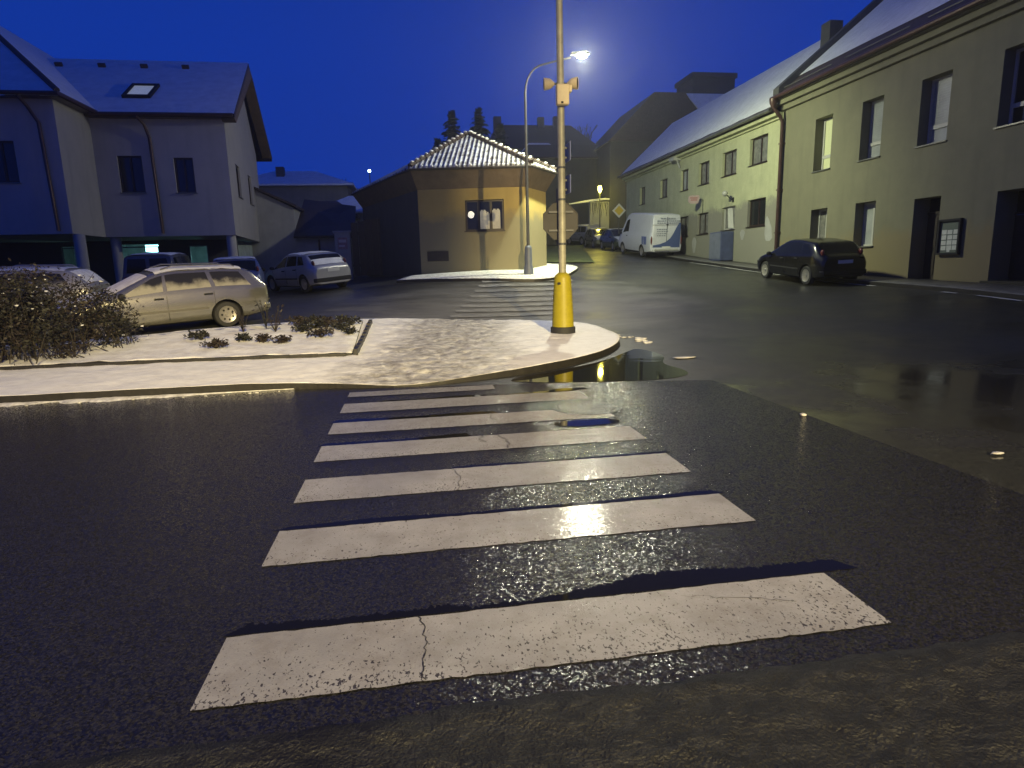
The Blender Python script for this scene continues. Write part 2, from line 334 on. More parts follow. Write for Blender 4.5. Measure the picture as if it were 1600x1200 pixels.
M['foliage_brown'] = mat('brown_bush_leaf', (0.030, 0.021, 0.015), 0.65, var=0.5, vscale=4)
M['twig'] = mat('brown_twig', (0.030, 0.024, 0.019), 0.8, var=0.3)
M['conifer'] = mat('conifer_needles', (0.03, 0.042, 0.03), 0.8, var=0.4)
M['bark'] = mat('bark', (0.05, 0.042, 0.035), 0.85, var=0.4, bump=0.4)
M['grass'] = mat('frosty_grass', (0.13, 0.16, 0.06), 0.85, var=0.5, vscale=1.5)
M['hill'] = mat('dark_hillside', (0.05, 0.052, 0.045), 0.9, var=0.5, vscale=0.1)

# ---------------------------------------------------------------- terrain
XS = [-60, -20, -8, -4, 0, 3, 6, 10, 14, 17, 60]
ROWS = [(-40, [0] * 11), (9.2, [0, 0, 0, 0, 0, 0, 0, .10, .3, .4, .5]),
        (12, [.05, .05, .08, .08, .03, 0, .05, .2, .47, .6, .6]), (14, [.1, .15, .2, .22, .1, .02, .08, .3, .62, .74, .7]),
        (17, [.3, .35, .4, .42, .25, .2, .25, .45, .74, .82, .9]), (20, [.4, .5, .55, .6, .6, .55, .55, .65, .84, .92, 1.]),
        (23, [.5, .6, .68, .74, 1.05, 1.15, 1.1, 1.05, 1.08, 1.1, 1.2]), (25, [.6, .7, .75, .85, 1.25, 1.4, 1.38, 1.25, 1.2, 1.2, 1.3]),
        (28, [.7, .8, .85, 1., 1.4, 1.6, 1.65, 1.5, 1.42, 1.42, 1.5]), (33, [.9, .9, 1., 1.2, 1.6, 1.8, 1.9, 1.85, 1.76, 1.76, 1.9]),
        (40, [1.1, 1.1, 1.2, 1.4, 1.8, 2.1, 2.4, 2.5, 2.4, 2.4, 2.5]), (46, [1.3, 1.4, 1.6, 1.8, 2.2, 2.5, 2.7, 2.8, 2.75, 2.8, 3.]),
        (56, [2, 2, 2, 2.2, 2.6, 3., 3.3, 3.4, 3.4, 3.6, 4.]), (70, [3, 3, 3, 3.2, 3.6, 4, 4.2, 4.4, 4.6, 4.8, 5]), (120, [6] * 11)]
def _zl(x, y):
    x = min(max(x, XS[0]), XS[-1] - 1e-6); y = min(max(y, ROWS[0][0]), ROWS[-1][0] - 1e-6)
    i = max(k for k in range(len(XS) - 1) if XS[k] <= x); j = max(k for k in range(len(ROWS) - 1) if ROWS[k][0] <= y)
    u = (x - XS[i]) / (XS[i + 1] - XS[i]); v = (y - ROWS[j][0]) / (ROWS[j + 1][0] - ROWS[j][0])
    a, b = ROWS[j][1], ROWS[j + 1][1]
    return (a[i] * (1 - u) + a[i + 1] * u) * (1 - v) + (b[i] * (1 - u) + b[i + 1] * u) * v
_zc = {}
def gz(x, y):
    k = (round(x, 3), round(y, 3))
    if k not in _zc:
        s = 0.0
        for dx, dy, w in ((0, 0, 4), (.8, 0, 2), (-.8, 0, 2), (0, .8, 2), (0, -.8, 2), (.8, .8, 1), (-.8, .8, 1), (.8, -.8, 1), (-.8, -.8, 1)):
            s += w * _zl(x + dx, y + dy)
        s /= 16.0
        fade = min(max((y - 8.8) / 1.2, 0), 1) if x < 7 else min(1, max(0, (y - 8.8) / 1.2) + (x - 7) / 3)
        _zc[k] = s * fade
    return _zc[k]
def frange(a, b, st):
    n = max(1, int(round((b - a) / st))); return [a + (b - a) * i / n for i in range(n + 1)]
def sheet(name, xs, ys, off, material, inside=None, disp=None, smooth=True):
    mb = MB(); idx = {}
    for j, y in enumerate(ys):
        for i, x in enumerate(xs):
            idx[i, j] = len(mb.v); mb.v.append((x, y, gz(x, y) + off + (disp(x, y) if disp else 0)))
    for j in range(len(ys) - 1):
        for i in range(len(xs) - 1):
            if inside is None or inside((xs[i] + xs[i + 1]) / 2, (ys[j] + ys[j + 1]) / 2):
                mb.f.append((idx[i, j], idx[i + 1, j], idx[i + 1, j + 1], idx[i, j + 1])); mb.m.append(0)
    return mb.build(name, material, smooth=smooth, recalc=False)
def pip(x, y, P):
    r = False; n = len(P)
    for i in range(n):
        (x1, y1), (x2, y2) = P[i], P[(i + 1) % n]
        if (y1 > y) != (y2 > y) and x < (x2 - x1) * (y - y1) / (y2 - y1) + x1: r = not r
    return r
def smooth_poly(P, it=2):
    for _ in range(it):
        Q = []
        for i in range(len(P)):
            a, b = P[i], P[(i + 1) % len(P)]
            Q += [(a[0] * .75 + b[0] * .25, a[1] * .75 + b[1] * .25), (a[0] * .25 + b[0] * .75, a[1] * .25 + b[1] * .75)]
        P = Q
    return P
def smooth_open(P, it=2):
    for _ in range(it):
        Q = [P[0]]
        for a, b in zip(P, P[1:]): Q += [(a[0] * .75 + b[0] * .25, a[1] * .75 + b[1] * .25), (a[0] * .25 + b[0] * .75, a[1] * .25 + b[1] * .75)]
        P = Q + [P[-1]]
    return P
def tri_sheet(name, P, off, material, cut=0.35, rim=None, disp=None, smooth=True):
    """polygon filled on the terrain: triangulated, then cut along a grid so that it follows the slope"""
    B = []
    for i in range(len(P)):                  # boundary, densified
        a, b = P[i], P[(i + 1) % len(P)]; n = max(1, int(math.hypot(b[0] - a[0], b[1] - a[1]) / (cut * 1.5)))
        B += [(a[0] + (b[0] - a[0]) * k / n, a[1] + (b[1] - a[1]) * k / n) for k in range(n)]
    pts = [Vector(p) for p in B]
    x0, x1 = min(p[0] for p in P), max(p[0] for p in P); y0, y1 = min(p[1] for p in P), max(p[1] for p in P)
    y = y0 + cut
    while y < y1:
        xs_ = sorted((p[0] + (y - p[1]) * (q[0] - p[0]) / (q[1] - p[1])) for p, q in zip(P, P[1:] + P[:1]) if (p[1] > y) != (q[1] > y))
        for l_, r_ in zip(xs_[::2], xs_[1::2]):
            x = l_ + cut * .6
            while x < r_ - cut * .5:
                pts.append(Vector((x, y))); x += cut if x > -9 else cut * 4
        y += cut
    V2, _, F2, *_r = delaunay_2d_cdt(pts, [], [list(range(len(B)))], 1, 1e-5)
    bm = bmesh.new(); vs = [bm.verts.new((p[0], p[1], 0)) for p in V2]
    for f in F2:
        try: fc = bm.faces.new([vs[i] for i in f])
        except ValueError: continue
        fc.normal_update()
        if fc.normal.z < 0: fc.normal_flip()
    for v in bm.verts:
        v.co.z = gz(v.co.x, v.co.y) + off + (disp(v.co.x, v.co.y) if disp else 0)
    if rim is not None:                      # vertical skirt = kerb face
        be = [e for e in bm.edges if e.is_boundary]
        r = bmesh.ops.extrude_edge_only(bm, edges=be)
        for g in r['geom']:
            if isinstance(g, bmesh.types.BMVert): g.co.z -= rim
        for g in r['geom']:
            if isinstance(g, bmesh.types.BMFace): g.material_index = 1
    me = bpy.data.meshes.new(name); bm.to_mesh(me); bm.free()
    for m in (material if isinstance(material, (list, tuple)) else [material]): me.materials.append(m)
    for p in me.polygons: p.use_smooth = smooth and p.material_index == 0
    return new_obj(name, me)
def struct(o): o['kind'] = 'structure'; return o

gx = frange(-160, -20, 7) + frange(-18, -10, 1)[0:] + frange(-9.6, 19, 0.4) + frange(20, 30, 1.5) + frange(36, 160, 8)
gy = frange(-60, -2, 4) + frange(0, 8, 1) + frange(8.4, 30, 0.4) + frange(31, 60, 1) + frange(64, 118, 5)
struct(sheet('road', gx, gy, 0.0, M['road']))
hm = MB()
for k in range(60):
    a0, a1 = -200 + k * 8, -200 + (k + 1) * 8
    for (ya, yb) in ((118, 140), (140, 170), (170, 230)):
        hz = lambda x, y: 6 + (y - 118) * 0.03 + 1.6 * noise.noise((x * .03, y * .03, 0)) * min(1, (y - 118) / 20)
        hm.quad((a0, ya, hz(a0, ya)), (a1, ya, hz(a1, ya)), (a1, yb, hz(a1, yb)), (a0, yb, hz(a0, yb)))
struct(hm.build('hills', M['hill'], recalc=False))

# coarse asphalt of the crossing road, with the zebra on it
struct(tri_sheet('crossing_lane', [(-30, 2.0), (4.12, 2.0), (4.12, 8.1), (2.6, 8.45), (0.8, 8.7), (-2.2, 9.12), (-30, 9.12)], 0.004, M['lane'], cut=3))
def stripe(y0, y1, x0=-0.94, x1=2.12):
    P = []
    n = 60
    for i in range(n + 1): P.append((x0 + (x1 - x0) * i / n, y0 + random.uniform(-.006, .006)))
    for i in range(n, -1, -1): P.append((x0 + (x1 - x0) * i / n, y1 + random.uniform(-.005, .005)))
    mb = MB()
    for i in range(n):
        a, b = P[i], P[i + 1]; c, d = P[2 * n + 1 - i - 1], P[2 * n + 1 - i]
        mb.quad((a[0], a[1], .0085), (b[0], b[1], .0085), (c[0], c[1], .0085), (d[0], d[1], .0085))
    return mb
zb = MB()
for (a, b, xa, xb) in ((2.285, 2.77, -.93, 2.08), (3.475, 3.965, -.935, 2.10), (4.465, 4.98, -.935, 2.12), (5.455, 5.95, -.94, 2.13), (6.385, 6.87, -.94, 2.12), (7.36, 7.87, -.925, 2.11), (8.30, 8.62, -.93, 1.05)):
    s = stripe(a, b, xa, xb); zb.add(s.v, s.f)
struct(zb.build('zebra_crossing', M['paint'], recalc=False))
# faded zebra beyond the island
fz = MB()
for k in range(8):
    y0 = 17.4 + k * 0.78; xa = 1.0 + k * .22; n = 14
    for i in range(n):
        x0 = xa + i * 3.4 / n; x1 = xa + (i + 1) * 3.4 / n
        q = [(x0, y0), (x1, y0), (x1, y0 + .42), (x0, y0 + .42)]
        fz.quad(*[(x, y, gz(x, y) + .02) for x, y in q])
struct(fz.build('far_zebra_crossing', M['paint_far'], recalc=False))

# snowy island and pavement on the left (one sheet with its kerb face)
def lump(x, y):
    d = 0.016 * noise.noise((x * 2.2, y * 2.2, 1)) + 0.010 * noise.noise((x * 6, y * 6, 2))
    return d
ISL = [(-30, 9.15), (-6, 9.15), (-2.35, 9.15), (-1.5, 9.13), (-.9, 8.98), (0, 8.80), (1.1, 9.15), (2.0, 9.55), (3.1, 10.45), (3.85, 11.5), (4.3, 12.6), (4.42, 13.4), (4.40, 14.5), (4.15, 15.3), (3.4, 15.9), (2.0, 16.6), (0.4, 17.3), (-1.45, 17.3), (-2.8, 16.6), (-4.6, 15.35), (-7.6, 14.2), (-30, 13.95)]
random.seed(21)
FEET = []
for k in range(230):
    y = random.uniform(8.9, 17.0); xc = -1.05 + .13 * y + random.gauss(0, .75) + (.0 if random.random() < .8 else random.uniform(-2.5, 2)); a_ = random.gauss(.12, .5)
    FEET.append((xc, y, math.cos(a_), math.sin(a_), random.uniform(.6, 1.1)))
FB = {}
for f_ in FEET:
    for i in (-1, 0, 1):
        for j in (-1, 0, 1): FB.setdefault((int(f_[0] // .5) + i, int(f_[1] // .5) + j), []).append(f_)
def feet(x, y):
    s = 0.0
    for (fx, fy, c, sn, k) in FB.get((int(x // .5), int(y // .5)), ()):
        dx, dy = x - fx, y - fy; u, v = (dx * c + dy * sn) / .075, (-dx * sn + dy * c) / .17; r2 = u * u + v * v
        if r2 < 4: s += k * (-.030 * math.exp(-r2 * 1.2) + .012 * math.exp(-(math.sqrt(r2) - 1.25) ** 2 * 8))
    return max(-.04, min(.03, s))
def isl_h(x, y):
    low = max(0.0, 1 - abs(x + 0.2) / 2.2) * max(0, 1 - (y - 8.6) / 1.6)       # dropped kerb at the crossing
    low2 = max(0.0, min(1, (y - 15.6) / 1.6)) * (1 if x < 2.5 else .3)
    tr = max(0, 1 - ((x - 0.3) / 2.6) ** 2) * (0.5 + 0.5 * noise.noise((x * 7, y * 7, 5)))
    return -0.085 * min(1, low * 1.3) - 0.07 * low2 + (lump(x, y) - 0.02 * tr + feet(x, y)) * min(1, max(.12, (y - 9.0 + (0 if x < 1 else -1.2 * (x - 1) ** 1.0)) / .5))
def isl_mat():
    m = bpy.data.materials.new('footpath_snow'); m.use_nodes = True; nt, b = nodes_of(m)
    tc = nt.nodes.new('ShaderNodeTexCoord'); ob = tc.outputs['Object']
    sp = N(nt, 'ShaderNodeSeparateXYZ'); nt.links.new(ob, sp.inputs[0])
    # beaten path across the island, from the crossing to the far zebra
    d = N(nt, 'ShaderNodeMath', operation='MULTIPLY_ADD'); d.inputs[1].default_value = -0.13; nt.links.new(sp.outputs['Y'], d.inputs[0]); nt.links.new(sp.outputs['X'], d.inputs[2])
    o = N(nt, 'ShaderNodeMath', operation='ADD'); o.inputs[1].default_value = 1.05; nt.links.new(d.outputs[0], o.inputs[0])
    ab = N(nt, 'ShaderNodeMath', operation='ABSOLUTE'); nt.links.new(o.outputs[0], ab.inputs[0])
    n1 = N(nt, 'ShaderNodeTexNoise', Scale=1.3, Detail=5.0, Roughness=0.65); nt.links.new(ob, n1.inputs['Vector'])
    n2 = N(nt, 'ShaderNodeTexNoise', Scale=5.5, Detail=6.0, Roughness=0.7); nt.links.new(ob, n2.inputs['Vector'])
    w = N(nt, 'ShaderNodeMath', operation='MULTIPLY_ADD'); w.inputs[1].default_value = 2.2; nt.links.new(n1.outputs['Fac'], w.inputs[0])
    neg = N(nt, 'ShaderNodeMath', operation='MULTIPLY'); neg.inputs[1].default_value = -1.0; nt.links.new(ab.outputs[0], neg.inputs[0]); nt.links.new(neg.outputs[0], w.inputs[2])
    path = N(nt, 'ShaderNodeMapRange'); path.inputs['From Min'].default_value = -0.55; path.inputs['From Max'].default_value = 0.35; nt.links.new(w.outputs[0], path.inputs['Value'])
    clean = ramp(nt, n2.outputs['Fac'], 0.25, 0.6, (0.76, 0.75, 0.73), (0.92, 0.92, 0.91))
    dirty = ramp(nt, n2.outputs['Fac'], 0.38, 0.66, (0.26, 0.245, 0.22), (0.66, 0.65, 0.63))
    nt.links.new(mixc(nt, path.outputs[0], clean, dirty), b.inputs['Base Color']); b.inputs['Roughness'].default_value = 0.55
    v = N(nt, 'ShaderNodeTexVoronoi', Scale=5.0); v.feature = 'SMOOTH_F1'; nt.links.new(ob, v.inputs['Vector'])
    mu = N(nt, 'ShaderNodeMath', operation='MULTIPLY'); nt.links.new(v.outputs['Distance'], mu.inputs[0]); nt.links.new(path.outputs[0], mu.inputs[1])
    ad = N(nt, 'ShaderNodeMath', operation='ADD'); nt.links.new(mu.outputs[0], ad.inputs[0]); nt.links.new(n2.outputs['Fac'], ad.inputs[1])
    bs = N(nt, 'ShaderNodeMath', operation='MULTIPLY_ADD'); bs.inputs[1].default_value = .55; bs.inputs[2].default_value = .22; nt.links.new(path.outputs[0], bs.inputs[0])
    bp = N(nt, 'ShaderNodeBump', Distance=0.05); nt.links.new(bs.outputs[0], bp.inputs['Strength']); nt.links.new(ad.outputs[0], bp.inputs['Height']); nt.links.new(bp.outputs[0], b.inputs['Normal'])
    return m
M['island'] = isl_mat()
ISL_S = [ISL[0], ISL[1]] + smooth_open(ISL[2:21], 2) + [ISL[21]]
struct(tri_sheet('snowy_pavement', [p for p in ISL_S], 0.115, [M['island'], M['kerb']], cut=0.085, rim=0.30, disp=isl_h))
def zi(x, y): return gz(x, y) + 0.115 + isl_h(x, y)
# raised planting bed with its stone edging
BED = [(-30, 11.45), (-1.15, 11.5), (-1.3, 16.3), (-2.6, 16.2), (-4.5, 14.95), (-7.6, 13.85), (-30, 13.6)]
struct(tri_sheet('planting_bed', BED, 0.155, [M['snow'], M['kerb']], cut=0.2, rim=0.2, disp=lambda x, y: lump(x * 1.3, y * 1.3) * 1.8 + 0.02 * noise.noise((x * 3, y * 3, 7))))
eg = MB()
for x in frange(-14, -1.25, 0.5)[:-1]:
    z = gz(x, 11.4); eg.box(x + .004, x + .496, 11.38, 11.46, z, z + .165)
for y in frange(11.5, 16.2, 0.5)[:-1]:
    z = gz(-1.1, y); eg.box(-1.13, -1.05, y + .004, y + .496, z, z + .20 + .02 * random.random())
struct(eg.build('bed_edging', M['kerb'], bevel=0.008))
# ploughed snow along the kerb foot
sk = MB(); n = 420
def kw(x): 
    t = .17 + .16 * noise.noise((x * 1.1, 0, 9)) + .11 * noise.noise((x * 4.2, 0, 9)) + .05 * noise.noise((x * 13, 0, 9)); return max(.002, t * min(1, max(0, (-2.45 - x) / 1.6)) )
for i in range(n):
    xa, xb = -12 + 10.4 * i / n, -12 + 10.4 * (i + 1) / n; wa, wb = kw(xa), kw(xb); ha, hb_ = .014 + wa * .07, .014 + wb * .07
    sk.add([(xa, 9.135, ha), (xb, 9.135, hb_), (xb, 9.135 - wb * .6, hb_), (xa, 9.135 - wa * .6, ha), (xb, 9.135 - wb, .005), (xa, 9.135 - wa, .005)], [(0, 1, 2, 3), (3, 2, 4, 5)])
for k in range(34):
    x = random.uniform(-11, -1.9); sk.blob((x, 9.02 - random.uniform(0, .12), .010), random.uniform(.008, .024), 1, .3, (1.6, 1.2, .5))
for k in range(26):
    t = random.random(); sk.blob((4.42 + .25 * math.sin(t * 6) + .28 * random.random(), 12.0 + t * 2.6, gz(4.6, 12.4 + t * 2) + .01), random.uniform(.02, .06), 1, .3, (1.8, 1.6, .4))
struct(sk.build('kerb_snow', M['snow_kerb'], smooth=True))
# thin snow smeared on the road behind and beside the island
def smear(name, P, m, cut=.4): return struct(tri_sheet(name, smooth_poly(P, 2), 0.012, m, cut=cut))
def thin_snow_mat():
    m = bpy.data.materials.new('thin_snow_film'); m.use_nodes = True; nt, b = nodes_of(m)
    tc = nt.nodes.new('ShaderNodeTexCoord'); ob = tc.outputs['Object']
    mp = N(nt, 'ShaderNodeMapping'); mp.inputs['Scale'].default_value = (0.6, 1.6, 1); nt.links.new(ob, mp.inputs['Vector'])
    n1 = N(nt, 'ShaderNodeTexNoise', Scale=1.1, Detail=7.0, Roughness=0.7); nt.links.new(mp.outputs[0], n1.inputs['Vector'])
    nt.links.new(ramp(nt, n1.outputs['Fac'], 0.42, 0.75, (0.03, 0.03, 0.031), (0.22, 0.22, 0.22)), b.inputs['Base Color']); b.inputs['Roughness'].default_value = 0.5
    return m
M['film'] = thin_snow_mat()
# puddles
def wet_mat():
    m = bpy.data.materials.new('standing_wet_asphalt'); m.use_nodes = True; nt, b = nodes_of(m)
    tc = nt.nodes.new('ShaderNodeTexCoord'); ob = tc.outputs['Object']
    n1 = N(nt, 'ShaderNodeTexNoise', Scale=.55, Detail=4.0); nt.links.new(ob, n1.inputs['Vector'])
    n2 = N(nt, 'ShaderNodeTexNoise', Scale=60.0, Detail=3.0); nt.links.new(ob, n2.inputs['Vector'])
    nt.links.new(ramp(nt, n1.outputs['Fac'], .40, .62, (.07,) * 3, (.34,) * 3), b.inputs['Roughness'])
    b.inputs['Base Color'].default_value = (.016, .016, .016, 1)
    bp = N(nt, 'ShaderNodeBump', Strength=.05, Distance=.004); nt.links.new(n2.outputs['Fac'], bp.inputs['Height']); nt.links.new(bp.outputs[0], b.inputs['Normal'])
    return m
M['wetroad'] = wet_mat()
def puddle(P): return smooth_poly(P, 3)
pd = [[(1.2, 8.92), (1.7, 8.62), (2.6, 8.4), (3.3, 8.32), (3.95, 8.5), (4.15, 9.0), (4.0, 9.7), (4.45, 10.5), (4.3, 11.6), (3.95, 11.2), (3.2, 10.25), (2.1, 9.45)],
      [(1.35, 6.18), (1.6, 6.05), (2.0, 6.08), (2.15, 6.2), (1.95, 6.33), (1.5, 6.33)], [(1.6, 7.95), (2.0, 7.9), (2.35, 8.0), (2.0, 8.12)]]
pm = []
for k, P in enumerate(pd):
    o = tri_sheet('puddle', puddle(P), 0.0062 if k == 0 else 0.0105, M['water'], cut=.5, smooth=False); struct(o)
def ribbon(name, y, w, xa, xb, z, m, fr=1.3):
    mb = MB(); n = 300
    for i in range(n):
        q = []
        for j in (i, i + 1):
            x = xa + (xb - xa) * j / n; e_ = min(1, j / 8, (n - j) / 8); t = w * e_ * (.62 + .75 * noise.noise((x * fr, y * 3, 2)) + .12 * noise.noise((x * 7, y, 5)) + .22 * noise.noise((x * 60, y, 5))); q.append((x, y, y + max(.004, t)))
        mb.quad((q[0][0], q[0][1], z), (q[1][0], q[1][1], z), (q[1][0], q[1][2], z), (q[0][0], q[0][2], z))
    struct(mb.build(name, m, recalc=False))
for (y, w, xa, xb) in ((2.782, .17, -.95, 2.3), (3.978, .09, -.98, 2.15), (5.965, .13, -.98, .5), (6.885, .15, -.98, .9), (7.885, .16, -.5, 1.9), (4.995, .06, .2, 2.2)): ribbon('water_film', y, w, xa, xb, .0066, M['film_water'])
ck = MB()
def crack(pts, w):
    for (a_, b_) in zip(pts, pts[1:]):
        d = Vector((b_[0] - a_[0], b_[1] - a_[1])).normalized(); o = Vector((-d.y, d.x)) * w * random.uniform(.5, 1.3)
        ck.quad((a_[0] - o.x, a_[1] - o.y, .0112), (a_[0] + o.x, a_[1] + o.y, .0112), (b_[0] + o.x, b_[1] + o.y, .0112), (b_[0] - o.x, b_[1] - o.y, .0112))
def walk(x, y, yb, st, jit):
    pts = [(x, y)]
    while y < yb: x += random.gauss(0, jit); y += st; pts.append((x, y))
    return pts
crack(walk(-.03, 2.29, 2.77, .02, .011), .0028); crack(walk(.78, 5.46, 5.94, .04, .02), .005); crack(walk(.62, 5.7, 5.95, .04, .02), .006); crack(walk(.85, 6.4, 6.86, .04, .025), .005); crack(walk(.25, 4.47, 4.97, .05, .02), .003)
crack([(1.25 + .04 * i + random.gauss(0, .008), 2.70 - .012 * i + random.gauss(0, .008)) for i in range(14)], .002)
struct(ck.build('road_crack', M['dark_crack'], recalc=False))
# foreground gutter slush and dirt by the near kerb
def mudh(x, y):
    t = min(max((2.16 + .05 * noise.noise((x * 1.5, 0, 3)) + .03 * noise.noise((x * 5, 0, 3)) - y) / .12, 0), 1)
    a = noise.noise((x * 2.6 + y * 2, y * 4.5, 4)) + .35 * noise.noise((x * 8, y * 11, 4)); rdg = (1 - min(1, abs(a) * 3.5)) ** 2
    return -0.02 + t * (0.040 + 0.012 * rdg + 0.006 * noise.noise((x * 9, y * 9, 6)) + .006 * noise.noise((x * 30, y * 30, 6)))
struct(sheet('gutter_slush', frange(-2.2, 4.2, .022), frange(.75, 2.36, .022), 0.006, M['mud'], disp=mudh))
nk = MB(); nk.box(-14, 14, -4, .62, -.2, .11)
struct(nk.build('near_pavement', M['pave']))
# pavement along the right-hand houses
PVR = [(14.4, -8), (16.05, -8), (16.05, 46), (15.2, 46), (14.75, 38), (14.45, 30)]
struct(tri_sheet('right_pavement', PVR, 0.12, [M['pave'], M['kerb']], cut=1.0, rim=.25))
ln = MB()
for (a, b) in ((10.5, 12.2), (12.8, 14.0), (14.6, 15.1), (17.6, 27.5), (27.7, 31.0)):
    n = int((b - a) / .4) + 1
    for i in range(n):
        y0, y1 = a + (b - a) * i / n, a + (b - a) * (i + 1) / n; wv = .05 + .04 * noise.noise((0, y0 * 1.3, 2))
        ln.quad(*[(xx, yy, gz(xx, yy) + .016) for xx, yy in ((14.22, y0), (14.30 + wv, y0), (14.30 + wv, y1), (14.22, y1))])
struct(ln.build('kerb_snow_line', M['line'], recalc=False))
# pavement round the ochre house
PVH = [(-.6, 24.6), (1.5, 23.6), (4.0, 22.75), (5.2, 22.9), (6.3, 24.2), (7.4, 27.2), (6.0, 29), (5.5, 27.5), (4.0, 26), (0, 26.3)]
def house_snow():
    return struct(tri_sheet('house_pavement', [PVH[0]] + smooth_open(PVH[1:-1], 2) + [PVH[-1]], 0.11, [M['snow_kerb'], M['kerb']], cut=.5, rim=.25))
house_snow()
struct(tri_sheet('grass_verge', [(6.8, 31), (9.2, 31), (12.2, 44), (15, 54), (9, 54)], .05, M['grass'], cut=1.5))
# manhole
mh = thing('manhole_cover', 'round iron manhole cover by the right end of the zebra stripes', 'manhole', (1.95, 6.92, .009))
mb = MB(); mb.lathe([(.0, .0), (.34, .0), (.34, .006), (.30, .008), (.0, .008)], seg=32); mb.build('lid', M['lane'], mh)
mb = MB(); mb.lathe([(.35, 0), (.42, 0), (.42, .005), (.35, .005), (.35, 0)], seg=32); mb.build('ring', M['lane'], mh)
for i, (px, py, lb) in enumerate(((4.05, 5.9, 'small lump of ice lying on the road seam'), (4.75, 4.3, 'white ice chip lying on the dark road on the right'), (4.6, 10.1, 'flat strip of slush at the puddle edge off the island tip'))):
    mb = MB(); mb.blob((0, 0, 0), .03, 2, .25, (1.3, .9, .5) if i == 0 else ((2.0, .9, .4) if i == 1 else (7, 3.2, .3))); o = mb.build('ice_lump', M['snow_trampled'], smooth=True); o.location = (px, py, gz(px, py) + .02); tag(o, lb, 'ice')

# ---------------------------------------------------------------- facades and houses
def frame(P0, U, Nn):
    P0, U, Nn = Vector(P0), Vector(U).normalized(), Vector(Nn).normalized()
    return lambda u, n, z: P0 + U * u + Nn * n + Vector((0, 0, z))
def wall_mesh(mb, F, u0, u1, z0, zt, ops, depth=.28):
    us = sorted(set([u0, u1] + [o[0] for o in ops] + [o[1] for o in ops])); zs = sorted(set([z0, zt] + [o[2] for o in ops] + [o[3] for o in ops]))
    us = [u for u in us if u0 <= u <= u1]
    for i in range(len(us) - 1):
        for j in range(len(zs) - 1):
            cu, cz = (us[i] + us[i + 1]) / 2, (zs[j] + zs[j + 1]) / 2
            if any(o[0] < cu < o[1] and o[2] < cz < o[3] for o in ops): continue
            mb.quad(F(us[i], 0, zs[j]), F(us[i + 1], 0, zs[j]), F(us[i + 1], 0, zs[j + 1]), F(us[i], 0, zs[j + 1]))
    for o in ops:
        a, b, c, d = o[:4]; D = o[4] if len(o) > 4 else depth
        for (p, q) in (((a, c), (b, c)), ((b, c), (b, d)), ((b, d), (a, d)), ((a, d), (a, c))):
            mb.quad(F(p[0], 0, p[1]), F(q[0], 0, q[1]), F(q[0], -D, q[1]), F(p[0], -D, p[1]))
def window(parent, F, u0, u1, z0, z1, D, fm, gm, mull=(), trans=(), sill=None, bar=.06, name='window'):
    mb = MB(); n0, n1 = -D, -D + .07
    mb.obox(F, u0, u1, n0, n1, z0, z0 + bar); mb.obox(F, u0, u1, n0, n1, z1 - bar, z1)
    mb.obox(F, u0, u0 + bar, n0, n1 - .002, z0 + bar, z1 - bar); mb.obox(F, u1 - bar, u1, n0, n1 - .002, z0 + bar, z1 - bar)
    for m_ in mull: u = u0 + (u1 - u0) * m_; mb.obox(F, u - bar * .6, u + bar * .6, n0, n1 - .004, z0 + bar, z1 - bar)
    for t in trans: z = z0 + (z1 - z0) * t; mb.obox(F, u0 + bar, u1 - bar, n0, n1 + .004, z - bar * .7, z + bar * .7)
    w = mb.build(name, fm, parent)
    g = MB(); g.quad(F(u0 + .01, -D + .03, z0 + .01), F(u1 - .01, -D + .03, z0 + .01), F(u1 - .01, -D + .03, z1 - .01), F(u0 + .01, -D + .03, z1 - .01))
    g.build('pane', gm, w)
    if sill:
        s = MB(); s.obox(F, u0 - .04, u1 + .04, -D + .07, .06, z0 - .045, z0 - .004); s.build('sill', sill, w)
    return w
def door(parent, F, u0, u1, z0, z1, D, m, leaves=2, transom=None):
    mb = MB(); n0, n1 = -D, -D + .05; w = (u1 - u0) / leaves; zt = z1 - (transom or 0)
    for k in range(leaves):
        a, b = u0 + k * w + .006, u0 + (k + 1) * w - .006
        mb.obox(F, a, b, n0, n1, z0, zt - .04)
        for (p, q) in ((.08, .42), (.48, .93)):
            mb.obox(F, a + .1, b - .1, n1, n1 + .02, z0 + (zt - z0) * p, z0 + (zt - z0) * q)
    mb.obox(F, u0, u1, n0, n1 + .03, zt - .035, zt + .035)
    d = mb.build('door', m, parent)
    if transom:
        g = MB(); g.quad(F(u0, -D + .02, zt + .03), F(u1, -D + .02, zt + .03), F(u1, -D + .02, z1), F(u0, -D + .02, z1)); g.build('transom_pane', M['glass'], d)
    h = MB(); h.obox(F, u0 + w - .09, u0 + w - .05, n1, n1 + .05, z0 + 1.0, z0 + 1.18); h.build('handle', M['zinc'], d)
    return d
